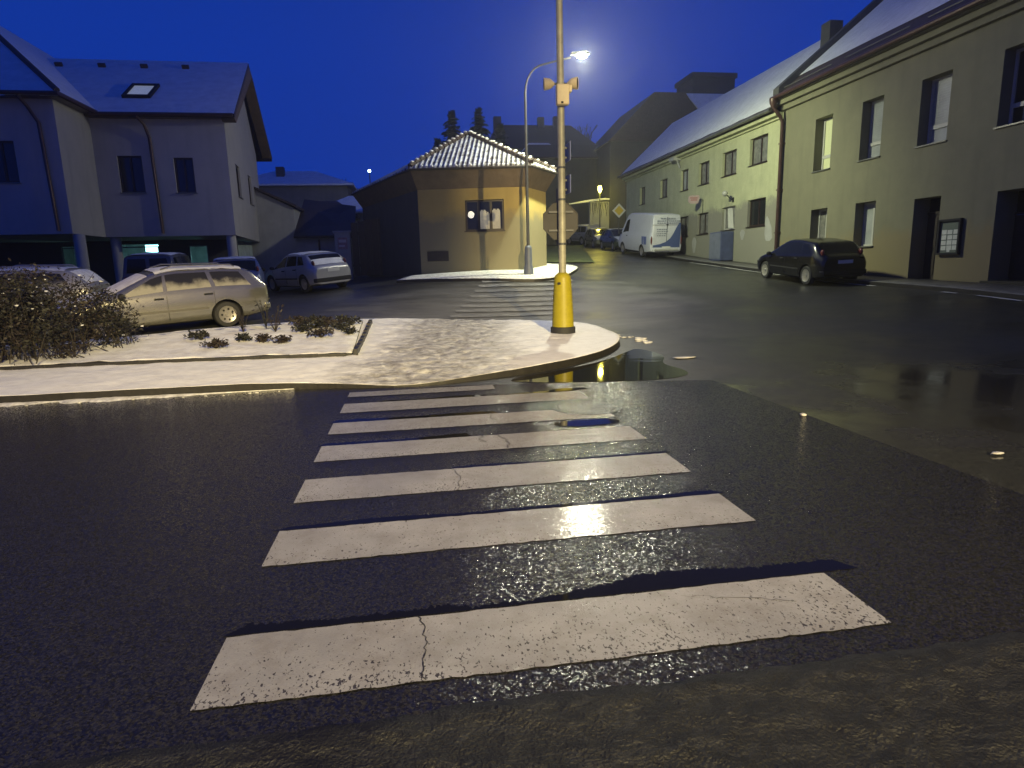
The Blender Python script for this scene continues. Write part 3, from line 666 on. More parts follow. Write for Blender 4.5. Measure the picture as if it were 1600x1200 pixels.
def quad_roof(parent, a, b, c, d, thick, mt, ms=None, s0=0.0, name='roof'):
    """a,b eave ends, c,d ridge ends; slab plus a snow layer covering the slope from fraction s0 up"""
    a, b, c, d = map(Vector, (a, b, c, d)); n = (b - a).cross(d - a).normalized()
    if n.z < 0: n = -n
    mb = MB(); mb.slab([a, b, c, d], n * -thick); r = mb.build(name, mt, parent)
    if ms:
        P, Q = a.lerp(d, s0), b.lerp(c, s0); k = 26; sm = MB(); rows = []
        for j in range(9):
            t = j / 8; L, Rr = P.lerp(d, t), Q.lerp(c, t); rows.append([L.lerp(Rr, i / k) + n * (.03 + .012 * noise.noise((i * .9, j * 1.1, s0)) ) + ((P - d).normalized() * (.12 * noise.noise((i * .7, 3, s0))) if j == 0 else Vector()) for i in range(k + 1)])
        for j in range(8):
            for i in range(k): sm.quad(rows[j][i], rows[j][i + 1], rows[j + 1][i + 1], rows[j + 1][i])
        sm.build('snow', ms, r, smooth=True)
    return r

FR = frame((16, 0, 0), (0, 1, 0), (-1, 0, 0))     # right-hand facade plane, u = y
# --- near olive house on the right
b2 = thing('town_house', 'grey olive two-storey town house with two dark doorways and deep windows on the right', 'house', (16, 14, .9))
def rel(parent, F): L = Vector(parent.location); return lambda u, n, z: F(u, n, z) - L
F2 = rel(b2, FR)
up2 = [(22.64, 23.66), (20.03, 21.05), (17.31, 18.43), (14.60, 15.66), (11.9, 12.95), (9.2, 10.25)]
lo2 = [(22.61, 23.61), (20.02, 21.03)]
ops = [(a, b, 5.06, 7.03, .42) for a, b in up2] + [(a, b, 2.06, 3.59, .42) for a, b in lo2] + [(17.28, 18.31, .7, 3.45, .6), (13.75, 15.40, .7, 3.35, .7), (9.6, 11.0, 2.06, 3.59, .42)]
mb = MB(); wall_mesh(mb, F2, 2, 25.88, -.5, 8.3, ops)
mb.quad(F2(2, 0, -.5), F2(2, -7, -.5), F2(2, -7, 8.3), F2(2, 0, 8.3)); mb.quad(F2(25.88, 0, -.5), F2(25.88, -9, -.5), F2(25.88, -9, 8.3), F2(25.88, 0, 8.3))
mb.build('wall', M['pl_olive'], b2, recalc=False)
gl = [M['lit_yellow'], M['blind'], M['blind'], M['glass'], M['glass'], M['glass']]
for (a, b), g in zip(up2, gl): window(b2, F2, a, b, 5.06, 7.03, .42, M['white'], g, mull=(), trans=(.27,), sill=M['zinc'], bar=.085)
for (a, b), g in zip(lo2 + [(9.6, 11.0)], (M['curtain'], M['blind'], M['glass'])): window(b2, F2, a, b, 2.06, 3.59, .42, M['white'], g, mull=(.5,), sill=M['zinc'], bar=.07)
door(b2, F2, 17.28, 18.31, .9, 3.45, .6, M['brown_dark'], 2, .45); door(b2, F2, 13.75, 15.40, .9, 3.35, .7, M['brown_dark'], 2, .6)
for ds in ((17.1, 18.45, -.6, .12, .6, .93), (13.6, 15.55, -.7, .1, .6, .93)): mb = MB(); mb.obox(F2, *ds); mb.build('doorstep', M['kerb'], b2)
for (wi, tint_) in ((1, None), (2, None)):
    a, b = up2[wi]; s = MB()
    for k in range(18):
        z = 5.68 + k * .073; s.obox(F2, a + .09, b - .09, -.385, -.375, z, z + .05)
    s.build('blind', M['blind'], b2)
mb = MB(); mb.obox(F2, 2, 25.9, .0, .16, 7.86, 8.06); mb.obox(F2, 2, 25.9, 0, .34, 8.063, 8.24); mb.obox(F2, 2, 25.9, 0, .46, 8.243, 8.30); mb.build('cornice', M['pl_olive'], b2)
rf = quad_roof(b2, F2(2, .55, 8.38), F2(25.86, .55, 8.38), F2(25.86, -5.2, 13.1), F2(2, -5.2, 13.1), .12, M['tile'], M['roof_snow'], .16)
g = MB()
g.tube([F2(2, .63, 8.33), F2(25.9, .63, 8.33)], .075, 10); g.build('gutter', M['gutter'], rf)
g = MB()
for k in range(6): y = 4 + k * 3.7; g.tube([F2(y, .28, 8.70), F2(y + 3.0, .28, 8.70)], .022, 6)
g.build('snow_rail', M['zinc'], rf)
g = MB(); g.slab([F2(25.55, .5, 8.28), F2(25.55, -5.2, 12.95), F2(25.55, -5.2, 13.45), F2(25.55, .5, 8.72)], (0, .42, 0)); g.build('parapet', M['pl_dark'], b2)
g = MB(); g.box(18.3 - 16, 18.9 - 16, 12.0, 12.6, 9.9, 11.75); 
c_ = MB(); v = F2(26.5, -2.4, 10.6); c_.box(v.x - .3, v.x + .3, v.y - .3, v.y + .3, v.z - 1.2, v.z + 1.0); c_.build('chimney', M['pl_dark'], rf)
dp = MB(); pts = [F2(25.75, .63, 8.3), F2(25.75, .60, 8.0), F2(25.75, .25, 7.6), F2(25.75, .14, 7.4), F2(25.75, .14, 1.0)]
dp.tube(pts, .075, 10); dp.lathe([(.075, 0), (.15, .18), (.17, .32), (.17, .34)], F2(25.75, .60, 7.96), 12)
for z in (6.5, 4.6, 2.8): dp.obox(F2, 25.65, 25.85, 0, .22, z, z + .05)
dp.build('downpipe', M['gutter'], b2, smooth=True, angle=40)
# --- farther yellow-green house
b1 = thing('town_house', 'long yellowish green town house with peeling base beyond the downpipe, lit by the street lamp', 'house', (16, 36, 2))
F1 = rel(b1, FR)
up1 = [(27.03, 28.54, 6.03, 7.23), (29.76, 31.19, 5.90, 7.06), (32.62, 33.87, 5.82, 6.98), (35.2, 36.22, 5.79, 6.95), (38.22, 39.32, 5.72, 6.83), (42.02, 42.98, 5.67, 6.81)]
lo1 = [(26.97, 28.52, 3.24, 4.47), (29.70, 31.03, 3.23, 4.36), (32.56, 33.88, 3.17, 4.30), (35.03, 36.42, 3.14, 4.30), (38.3, 39.6, 3.14, 4.3), (42, 43.2, 3.14, 4.3)]
mb = MB(); wall_mesh(mb, F1, 25.92, 45.8, .3, 7.85, [o + (.2,) for o in up1 + lo1])
mb.quad(F1(45.8, 0, .3), F1(45.8, -8, .3), F1(45.8, -8, 7.85), F1(45.8, 0, 7.85)); mb.poly([F1(45.8, 0, 7.85), F1(45.8, -8, 7.85), F1(45.8, -4, 11.7)])
mb.build('wall', M['pl_green'], b1, recalc=False)
for k, o in enumerate(up1 + lo1):
    gm = [M['curtain'], M['curtain'], M['curtain'], M['blind'], M['curtain'], M['curtain'], M['glass'], M['curtain'], M['curtain'], M['curtain'], M['glass'], M['glass']][k]
    window(b1, F1, o[0], o[1], o[2], o[3], .2, M['brown_frame'] if k not in (7,) else M['white'], gm, mull=(.5,), sill=M['brown_frame'], bar=.07)
mb = MB(); v = [F1(30.05, -.14, 3.3), F1(30.22, .02, 3.3), F1(30.30, .02, 4.28), F1(30.22, -.14, 4.28)]; mb.slab(v, (-.03, .03, 0)); mb.build('open_casement', M['white'], b1)
mb = MB(); mb.obox(F1, 25.95, 45.8, 0, .12, 7.60, 7.70); mb.obox(F1, 25.95, 45.8, 0, .34, 7.703, 7.85); mb.build('cornice', M['pl_green'], b1)
rf = quad_roof(b1, F1(26.0, .5, 7.95), F1(46.1, .5, 7.95), F1(46.1, -3.6, 11.75), F1(26.0, -3.6, 11.75), .12, M['tile'], M['roof_snow'], .05)
r2 = MB(); r2.slab([F1(26.0, -7.8, 7.95), F1(46.1, -7.8, 7.95), F1(46.1, -3.6, 11.75), F1(26.0, -3.6, 11.75)], (0, 0, -.1)); r2.build('rear_slope', M['tile'], rf)
g = MB(); g.tube([F1(26, .58, 7.93), F1(46, .58, 7.93)], .075, 10); g.build('gutter', M['zinc'], rf)
pt = MB()
P = [(26.3, 2.62), (26.5, 2.5), (26.8, 2.52), (26.93, 2.8), (26.92, 3.5), (26.8, 3.62), (26.62, 3.45), (26.4, 3.1)]
pt.slab([F1(a, .0, b) for a, b in P], (-.012, 0, 0))
pt.build('plaster_patch', M['pl_pale'], b1)
for (y, z, w, h) in ((31.6, 2.3, .7, .8), (34.2, 2.6, .5, .9), (28.9, 2.9, .4, .5)):
    pt = MB(); pt.slab([F1(y + w * .5 * math.cos(t) * (1 + .25 * math.sin(3 * t)), 0, z + h * .5 * math.sin(t)) for t in [i * math.pi / 7 for i in range(14)]], (-.010, 0, 0)); pt.build('plaster_patch', M['pl_pale'], b1)
mb = MB(); mb.obox(F1, 36.2, 36.9, .0, .5, 7.55, 7.75); mb.tube([F1(36.2, .3, 7.6), F1(36.2, .1, 7.1)], .05, 6); mb.build('wire_bracket', M['pl_pale'], b1)
# things on that facade
hs = thing('hanging_sign', 'small pinkish white board sticking out from the yellow-green facade on a dark bracket', 'sign', (15.5, 33.2, 5.0))
mb = MB(); mb.slab([(-.36, 0, -.1), (-.36, 0, .16), (-.22, 0, .24), (.24, 0, .24), (.28, 0, .1), (.2, 0, -.2), (-.24, 0, -.2)], (0, .06, 0)); mb.build('panel', mat('pink_board', (.50, .38, .37), .5, var=.2, vscale=6), hs)
mb = MB()
for k, (x0, w, z0) in enumerate(((-.26, .42, .06), (-.22, .36, -.05))):
    for i in range(6): mb.box(x0 + i * w / 6, x0 + (i + .62) * w / 6, -.006, -.001, z0, z0 + .075)
mb.build('lettering', mat('faded_red_letters', (.38, .12, .12), .5), hs)
mb = MB(); mb.tube([(.28, .03, .0), (.5, .03, .0), (.5, .03, -.7)], .03, 8); mb.build('bracket', M['dark'], hs)
wl = thing('wall_lamp', 'small white round wall lamp above the open window of the yellow-green house', 'lamp', (15.95, 29.9, 4.9))
mb = MB(); mb.blob((-.42, 0, .05), .14, 2, 0); mb.build('globe', M['white'], wl, smooth=True)
mb = MB(); mb.tube([(0, 0, -.25), (-.12, 0, -.2), (-.34, 0, .0)], .025, 8); mb.box(-.0, .045, -.06, .06, -.36, -.14); mb.build('arm', M['dark'], wl)
ub = thing('utility_cabinet', 'blue metal cabinet standing against the yellow-green wall under the open window', 'cabinet', (15.6, 30.3, gz(15.6, 30.3) + .12))
mb = MB(); mb.box(-.3, .38, -.6, .6, 0, 1.42); mb.build('body', mat('blue_paint', (.08, .10, .20), .45, var=.3), ub, bevel=.02)
mb = MB(); mb.box(-.325, -.302, -.57, -.01, .1, 1.36); mb.box(-.325, -.302, .01, .57, .1, 1.36); mb.build('door', mat('pale_blue_paint', (.17, .19, .26), .45, var=.3), ub)
nb = thing('notice_board', 'glazed notice board with rows of paper sheets on the olive wall by the doorway', 'notice board', (15.98, 16.78, 2.2))
FN = lambda u, n, z: Vector((-n, u, z))
mb = MB(); 
for b in ((-.4, .4, 0, .1, .46, .52), (-.4, .4, 0, .1, -.52, -.46), (-.4, -.34, 0, .098, -.46, .46), (.34, .4, 0, .098, -.46, .46)): mb.obox(FN, *b)
mb.build('frame', M['dark'], nb)
mb = MB(); mb.obox(FN, -.34, .34, .0, .03, -.46, .46); mb.build('back_panel', mat('green_felt', (.10, .13, .10), .6), nb)
mb = MB()
for r in range(4):
    for c in range(3):
        u = -.30 + c * .205 + random.uniform(-.01, .01); z = .20 - r * .155; mb.obox(FN, u, u + .17, .032, .036, z - .12, z + random.uniform(0, .015))
mb.obox(FN, -.05, .05, .032, .037, -.44, -.36); mb.build('paper_sheets', mat('white_paper', (.62, .64, .55), .6, var=.2, vscale=9), nb)

# --- ochre house on the corner
yh = thing('corner_house', 'ochre single-storey corner house with snowy hipped tile roof and a lit triple window', 'house', (2.5, 27, 1.5))
YL = Vector(yh.location)
A, B, Cc, D0, E0 = Vector((.40, 26.2, 0)), Vector((4.63, 25.4, 0)), Vector((5.9, 27.3, 0)), Vector((-2.3, 33.5, 0)), Vector((6.4, 36, 0))
def fr2(a, b):
    U = (b - a).normalized(); Nn = Vector((U.y, -U.x, 0)); return rel(yh, frame(a, U, Nn)), (b - a).length
FA, LA = fr2(A, B); FB, LB = fr2(B, Cc); FC, LC = fr2(Cc, E0); FD, LD = fr2(D0, A)
mb = MB(); wu0, wu1, wz0, wz1 = 1.88, 3.46, 3.12, 4.34
wall_mesh(mb, FA, 0, LA, .5, 5.5, [(wu0, wu1, wz0, wz1, .22)]); wall_mesh(mb, FB, 0, LB, .5, 5.5, []); wall_mesh(mb, FC, 0, LC, .5, 5.5, [])
mb.build('wall', M['pl_yellow'], yh, recalc=False)
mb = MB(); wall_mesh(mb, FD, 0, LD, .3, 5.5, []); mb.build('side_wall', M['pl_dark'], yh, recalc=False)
w = window(yh, FA, wu0, wu1, wz0, wz1, .22, M['brown_frame'], M['glass'], mull=(.345, .66), sill=M['brown_frame'], bar=.075)
lc = mat('lit_curtain', (.5, .47, .38), .8, emit=(1.0, .90, .62), estr=.17, var=.2, vscale=9)
mb = MB()
for (a, b, zt_) in ((.60 + 1.88, .86 + 1.88, 3.95), (.74 + 1.88, .98 + 1.88, 3.86), (1.10 + 1.88, 1.42 + 1.88, 3.98)):
    n = 7
    for i in range(n): u = a + (b - a) * i / n; mb.obox(FA, u, u + (b - a) / n * .8, -.186, -.182 + .003 * (i % 2), wz0 + .08, zt_ - .05 * (i % 3 == 0))
mb.build('curtain', lc, w)
mb = MB(); mb.slab([FA(wu0 + .10 + .26 * (.5 + .5 * math.cos(t)) + .01 * math.sin(5 * t), -.186, 3.76 + .15 * math.sin(t) + (.02 if math.sin(t) < 0 else 0)) for t in [i * math.pi / 8 for i in range(16)]], FA(0, .003, 0) - FA(0, 0, 0)); mb.build('lamp_glow_pane', mat('lit_lampshade', (.8, .8, .7), .6, emit=(1, .93, .72), estr=.9), w)
mb = MB(); mb.obox(FA, .28, 1.15, 0, .02, 1.95, 2.35); mb.build('cellar_vent', M['brown_dark'], yh)
# cove under the eaves, and the roof
def outset(p, d): 
    c = Vector((2.6, 30.5, 0)); v = Vector((p.x - c.x, p.y - c.y, 0)).normalized(); return p + v * d
ring = [D0, A, B, Cc, E0]; ro = [outset(p, .55) for p in ring]
mb = MB()
for i in range(4):
    a, b, c, d = ring[i], ring[i + 1], ro[i + 1], ro[i]
    mb.quad(a + Vector((0, 0, 4.78)) - YL, b + Vector((0, 0, 4.78)) - YL, c + Vector((0, 0, 5.46)) - YL, d + Vector((0, 0, 5.46)) - YL)
mb.build('cove', M['soffit'], yh)
def tiled_snow():
    m = bpy.data.materials.new('snow_dusted_tiles'); m.use_nodes = True; nt, b = nodes_of(m)
    tc = nt.nodes.new('ShaderNodeTexCoord'); ob = tc.outputs['Object']
    mp = N(nt, 'ShaderNodeMapping'); mp.inputs['Rotation'].default_value = (0, 0, .19); nt.links.new(ob, mp.inputs['Vector'])
    sp = N(nt, 'ShaderNodeSeparateXYZ'); nt.links.new(mp.outputs[0], sp.inputs[0])
    w1 = N(nt, 'ShaderNodeMath', operation='SINE'); m1 = N(nt, 'ShaderNodeMath', operation='MULTIPLY'); m1.inputs[1].default_value = 33.0
    nt.links.new(sp.outputs['X'], m1.inputs[0]); nt.links.new(m1.outputs[0], w1.inputs[0])
    n1 = N(nt, 'ShaderNodeTexNoise', Scale=2.6, Detail=5.0, Roughness=.7); nt.links.new(ob, n1.inputs['Vector'])
    n2 = N(nt, 'ShaderNodeMath', operation='MULTIPLY_ADD'); n2.inputs[1].default_value = .10; nt.links.new(w1.outputs[0], n2.inputs[0]); nt.links.new(n1.outputs['Fac'], n2.inputs[2])
    nt.links.new(ramp(nt, n2.outputs[0], .36, .58, (.085, .075, .075), (.58, .61, .66)), b.inputs['Base Color']); b.inputs['Roughness'].default_value = .7
    bp = N(nt, 'ShaderNodeBump', Strength=.8, Distance=.05); nt.links.new(w1.outputs[0], bp.inputs['Height']); nt.links.new(bp.outputs[0], b.inputs['Normal'])
    return m
M['tile_snow'] = tiled_snow()
zE = Vector((0, 0, 5.5)); ap = Vector((2.82, 29.3, 7.45)); bk = Vector((2.2, 36.5, 7.5))
e = [p + zE for p in ro]
mb = MB()
for P in ([e[1], e[2], ap], [e[2], e[3], ap], [e[0], e[1], ap, bk], [e[3], e[4], bk, ap]): mb.slab([Vector(p) - YL for p in P], (0, 0, .10))
yr = mb.build('roof', M['tile_snow'], yh)
mb = MB()
for (a, b) in ((e[1], ap), (e[2], ap), (e[3], ap)):
    L = (b - a).length; k = int(L / .36)
    for i in range(k):
        p, q = a.lerp(b, i / k), a.lerp(b, (i + .86) / k); mb.tube([p + Vector((0, 0, .13)) - YL, q + Vector((0, 0, .16)) - YL], [.10, .085], 8)
hip = mb.build('hip_tiles', M['tile'], yr)
mb = MB()
for (a, b) in ((e[1], ap), (e[2], ap), (e[3], ap)):
    L = (b - a).length; k = int(L / .36)
    for i in range(k): p = a.lerp(b, (i + .4) / k) + Vector((0, 0, .24)) - YL; mb.blob(p, .075, 1, .3, (1.2, 1.2, .6))
for (a, b) in ((e[1], e[2]), (e[2], e[3])):
    L = (b - a).length; k = int(L / .19)
    for i in range(k):
        if random.random() < .6: p = a.lerp(b, (i + .5) / k) + Vector((0, .05, .10)) - YL; mb.blob(p, random.uniform(.05, .085), 1, .3, (.9, 1.2, .8))
mb.build('snow_lumps', M['roof_snow'], yr, smooth=True)['kind'] = 'stuff'
mb = MB()
for i in range(3): mb.tube([e[i] + Vector((0, 0, -.0)) - YL + (e[i] - ap).normalized() * .06, e[i + 1] - YL + (e[i + 1] - ap).normalized() * .06], .05, 8)
mb.build('gutter', M['brown_dark'], yr)

# --- left building over an arcade
lb = thing('apartment_house', 'cream apartment house with snowy blue roof, skylight and a ground-floor arcade on the left', 'house', (-9, 27, .8))
LL = Vector(lb.location)
def S(x, y, z): return Vector((x, y, z)) - LL
FL = rel(lb, frame((-11.8, 27.25, 0), (1, 0, 0), (0, -1, 0))); FW = rel(lb, frame((-24, 24.8, 0), (1, 0, 0), (0, -1, 0))); FS = rel(lb, frame((-11.8, 24.8, 0), (0, 1, 0), (1, 0, 0)))
FG = rel(lb, frame((-6.95, 27.25, 0), (-.65, 8.0, 0), (8., .65, 0)))
wm = [(.79, 1.68, 4.88, 6.25), (2.82, 3.54, 4.86, 6.18)]; ww = [(9.9, 10.78, 4.95, 6.32), (6, 7, 4.95, 6.32)]; wg = [(1.6, 2.5, 4.9, 6.2), (4.6, 5.5, 4.9, 6.2)]
mb = MB(); wall_mesh(mb, FL, 0, 4.85, 3.2, 7.62, [o + (.14,) for o in wm]); wall_mesh(mb, FW, 0, 12.2, 3.2, 7.72, [o + (.14,) for o in ww]); wall_mesh(mb, FS, 0, 2.45, 3.2, 7.72, [])
wall_mesh(mb, FG, 0, 8.03, 3.2, 7.62, [o + (.14,) for o in wg]); mb.poly([FG(0, 0, 7.62), FG(8.03, 0, 7.62), FG(4.6, 0, 10.9)])
mb.quad(S(-24, 24.8, 3.2), S(-11.8, 24.8, 3.2), S(-11.8, 36, 3.2), S(-24, 36, 3.2)); mb.quad(S(-11.8, 27.25, 3.2), S(-6.95, 27.25, 3.2), S(-7.6, 35.25, 3.2), S(-11.8, 36, 3.2))
mb.quad(S(-24, 36, 0), S(-7.6, 35.25, 0), S(-7.6, 35.25, 7.6), S(-24, 36, 7.6))
mb.build('wall', M['pl_cream'], lb, recalc=False)
for Fx, ol in ((FL, wm), (FW, ww), (FG, wg)):
    for o in ol: window(lb, Fx, *o, .14, M['brown_frame'], M['glass'], mull=(.5,), sill=M['zinc'], bar=.06)
rf = quad_roof(lb, S(-12.4, 26.85, 7.72), S(-6.45, 26.85, 7.72), S(-6.9, 32.3, 11.15), S(-18, 32.3, 11.15), .14, M['tile'], M['roof_snow'], .0)
mb = MB(); mb.slab([S(-6.45, 26.85, 7.58), S(-6.9, 32.3, 11.0), S(-7.15, 36.6, 7.6), S(-6.95, 36.0, 7.6), S(-6.8, 32.3, 10.6), S(-6.5, 27.3, 7.5)], (-.5, 0, 0)); mb.build('gable_overhang', M['soffit'], rf)
mb = MB(); mb.slab([S(-6.9, 32.3, 11.15), S(-18, 32.3, 11.15), S(-18, 36.9, 7.7), S(-7.15, 36.9, 7.7)], (0, 0, -.12)); mb.build('rear_slope', M['tile'], rf)
mb = MB(); mb.quad(S(-12, 26.9, 7.60), S(-6.5, 26.9, 7.60), S(-6.5, 27.3, 7.60), S(-12, 27.3, 7.60)); mb.tube([S(-11.6, 26.80, 7.68), S(-6.5, 26.80, 7.68)], .07, 8); mb.build('gutter', M['gutter'], rf)
quad_roof(lb, S(-11.4, 24.35, 7.80), S(-11.4, 27.6, 7.80), S(-16.5, 36, 12.1), S(-16.5, 29.2, 12.1), .14, M['tile'], M['roof_snow'], .0, name='side_roof')
fr_ = MB(); fr_.slab([S(-24, 24.35, 7.80), S(-11.4, 24.35, 7.80), S(-16.5, 29.2, 12.1), S(-24, 29.2, 12.1)], (0, 0, -.12)); fr_ = fr_.build('front_roof', M['roof_snow'], lb)
mb = MB(); mb.tube([S(-24, 24.3, 7.75), S(-11.36, 24.3, 7.75), S(-11.36, 27.0, 7.75)], .07, 8); mb.quad(S(-24, 24.4, 7.68), S(-11.5, 24.4, 7.68), S(-11.5, 24.85, 7.68), S(-24, 24.85, 7.68)); mb.quad(S(-11.45, 24.4, 7.685), S(-11.45, 27.2, 7.685), S(-11.85, 27.2, 7.685), S(-11.85, 24.4, 7.685)); mb.build('gutter', M['gutter'], fr_)
mb = MB(); mb.tube([S(-11.4, 24.35, 7.85), S(-16.5, 29.2, 12.15)], .09, 8); mb.build('hip_ridge', M['tile'], fr_)
sl = [(-6.9 - 11.1 * 0, 0)]
def roofz(y): return 7.72 + (y - 26.85) * (3.43 / 5.45)
nrm = Vector((0, -3.43, 5.45)).normalized()
mb = MB(); y0, y1, x0, x1 = 28.25, 29.25, -10.75, -9.95
def rp(x, y, h): p = Vector((x, y, roofz(y))) + nrm * h; return p - LL
for (xa, xb, ya, yb) in ((x0 - .12, x1 + .12, y0 - .12, y0), (x0 - .12, x1 + .12, y1, y1 + .12), (x0 - .12, x0, y0, y1), (x1, x1 + .12, y0, y1)):
    mb.slab([rp(xa, ya, .02), rp(xb, ya, .02), rp(xb, yb, .02), rp(xa, yb, .02)], nrm * .12)
sk_ = mb.build('skylight', M['dark'], rf)
mb = MB(); mb.quad(rp(x0, y0, .09), rp(x1, y0, .09), rp(x1, y1, .09), rp(x0, y1, .09)); mb.build('pane', mat('skylight_pane', (.5, .5, .5), .2, emit=(.62, .72, .85), estr=.22), sk_)
mb = MB()
for x in (-14.6, -12.9, -11.2, -9.5): mb.slab([rp(x, 31.35, .02), rp(x + .28, 31.35, .02), rp(x + .28, 31.45, .02), rp(x, 31.45, .02)], nrm * .16)
mb.build('roof_vent', M['tile'], rf)
for pts in ([S(-12.65, 24.35, 7.7), S(-12.5, 24.55, 7.4), S(-12.3, 24.72, 6.9), S(-12.2, 24.72, 3.3)], [S(-10.0, 26.85, 7.65), S(-9.8, 27.05, 7.35), S(-9.72, 27.17, 6.9), S(-9.65, 27.17, 3.3)]):
    mb = MB(); mb.tube(pts, .06, 8); mb.build('downpipe', M['gutter'], lb, smooth=True, angle=50)
for (x, y) in ((-7.2, 27.5), (-7.85, 34.9), (-11.75, 25.1), (-11.6, 27.6)):
    mb = MB(); mb.lathe([(.19, 0), (.19, 2.6)], S(x, y, .6), 18); mb.build('column', M['pl_cream'], lb, smooth=True, angle=40)
# shop front inside the arcade
mb = MB(); FSH = rel(lb, frame((-24, 30.35, 0), (1, 0, 0), (0, -1, 0)))
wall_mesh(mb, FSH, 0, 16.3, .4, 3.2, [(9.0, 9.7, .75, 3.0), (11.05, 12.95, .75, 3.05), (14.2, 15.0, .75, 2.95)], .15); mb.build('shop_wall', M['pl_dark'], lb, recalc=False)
mb = MB(); zf = .75
mb.quad(S(-24, 33.4, .6), S(-7.8, 33.4, .6), S(-7.8, 33.4, 3.18), S(-24, 33.4, 3.18)); mb.quad(S(-24, 30.4, zf), S(-7.8, 30.4, zf), S(-7.8, 33.4, zf), S(-24, 33.4, zf))
for x in (-13.6, -10.5, -7.8, -16): mb.quad(S(x, 30.5, zf), S(x, 33.4, zf), S(x, 33.4, 3.18), S(x, 30.5, 3.18))
mb.build('shop_interior', mat('shop_interior_paint', (.42, .50, .50), .7, var=.3), lb, recalc=False)
tl = mat('lit_fluorescent_tube', (.8, .9, .9), .4, emit=(.40, .95, 1.0), estr=5.0)
for bx_ in ((-2.95, -2.4, 4.3, 5.0, 1.95, 2.25), (-.35, -.2, 4.6, 4.7, .5, 1.95), (-5.25, -5.18, 3.7, 3.8, .2, 1.9)):
    mb = MB(); mb.box(*bx_); mb.build('shop_light', tl, lb)
for (a, b) in ((9.0, 9.7), (11.05, 12.95), (14.2, 15.0)):
    mb = MB()
    for u in (a, b - .05): mb.obox(FSH, u, u + .05, -.1, -.04, .75, 2.95)
    mb.obox(FSH, a + .05, b - .05, -.1, -.042, 2.9, 2.95); mb.obox(FSH, a + .05, b - .05, -.1, -.042, .75, .85); mb.build('glazing_frame', M['zinc'], lb)
mb = MB(); mb.obox(FSH, 11.35, 11.85, -.03, -.02, 2.05, 2.35); mb.build('window_poster', mat('green_poster', (.2, .4, .05), .5, emit=(.2, .45, .03), estr=.25), lb)

# --- low outbuildings, gate and houses behind, between the left building and the ochre house
an = thing('outbuilding', 'pale sloping-topped annex wall beside the cream apartment house', 'building', (-6.4, 33.5, 1.2))
mb = MB(); AL = Vector(an.location)
mb.slab([Vector(p) - AL for p in ((-7.9, 33.7, .6), (-5.65, 33.4, .6), (-5.65, 33.4, 4.82), (-7.9, 33.7, 5.95))], (0, 5, 0)); mb.build('wall', M['pl_pale'], an)
mb = MB(); mb.slab([Vector(p) - AL for p in ((-8.0, 33.5, 6.0), (-5.5, 33.2, 4.83), (-5.5, 38.6, 4.83), (-8.0, 38.8, 6.0))], (0, 0, .12)); mb.build('roof', M['tile'], an)
ga = thing('garage', 'low pale garage with a dark sloping roof behind the pale off-road car', 'garage', (-4.4, 33.2, 1.2))
GL = Vector(ga.location)
mb = MB(); mb.box(-5.62 + 4.4, -3.0 + 4.4, -.1, 4, -.6, 2.12); mb.build('wall', M['pl_pale'], ga)
mb = MB(); mb.slab([(-1.25, -.5, 2.1), (1.7, -.5, 2.1), (1.5, 3.8, 3.9), (-1.25, 3.8, 4.3)], (0, 0, .12)); mb.build('roof', M['brown_dark'], ga)
mb = MB(); mb.tube([(-.1, -.2, 2.05), (-.1, -.16, 0)], .05, 8); mb.build('downpipe', M['gutter'], ga)
gp = thing('gate_pillar', 'pale masonry gate pillar with a faded pinkish poster by the dark gate', 'pillar', (-3.15, 31.2, gz(-3.15, 31.2) - .05))
mb = MB(); mb.box(-.36, .36, -.25, .25, 0, 2.25); mb.box(-.42, .42, -.31, .31, 2.25, 2.36); mb.build('masonry', M['pl_pale'], gp, bevel=.015)
mb = MB(); mb.box(-.22, .22, -.266, -.256, 1.5, 2.05); mb.build('poster', mat('pink_poster', (.45, .28, .26), .6, var=.4, vscale=8), gp)
mb = MB(); mb.box(-.17, .17, -.272, -.267, 1.82, 1.95); mb.box(-.17, .1, -.272, -.267, 1.62, 1.70); mb.build('poster_print', mat('pale_print', (.6, .55, .5), .6), gp)
gt = thing('wooden_gate', 'tall black double gate between the pale pillar and the ochre house', 'gate', (-1.3, 31.0, gz(-1.3, 31) - .05))
mb = MB()
for i in range(9): mb.box(-1.42 + i * .315, -1.42 + i * .315 + .30, 0, .05, .08, 2.5 + .22 * math.sin((i + .5) / 9 * math.pi))
mb.build('boards', M['brown_dark'], gt)
mb = MB(); mb.box(-1.44, 1.44, .05, .1, .5, .62); mb.box(-1.44, 1.44, .05, .1, 2.0, 2.12); mb.build('rail', M['dark'], gt)
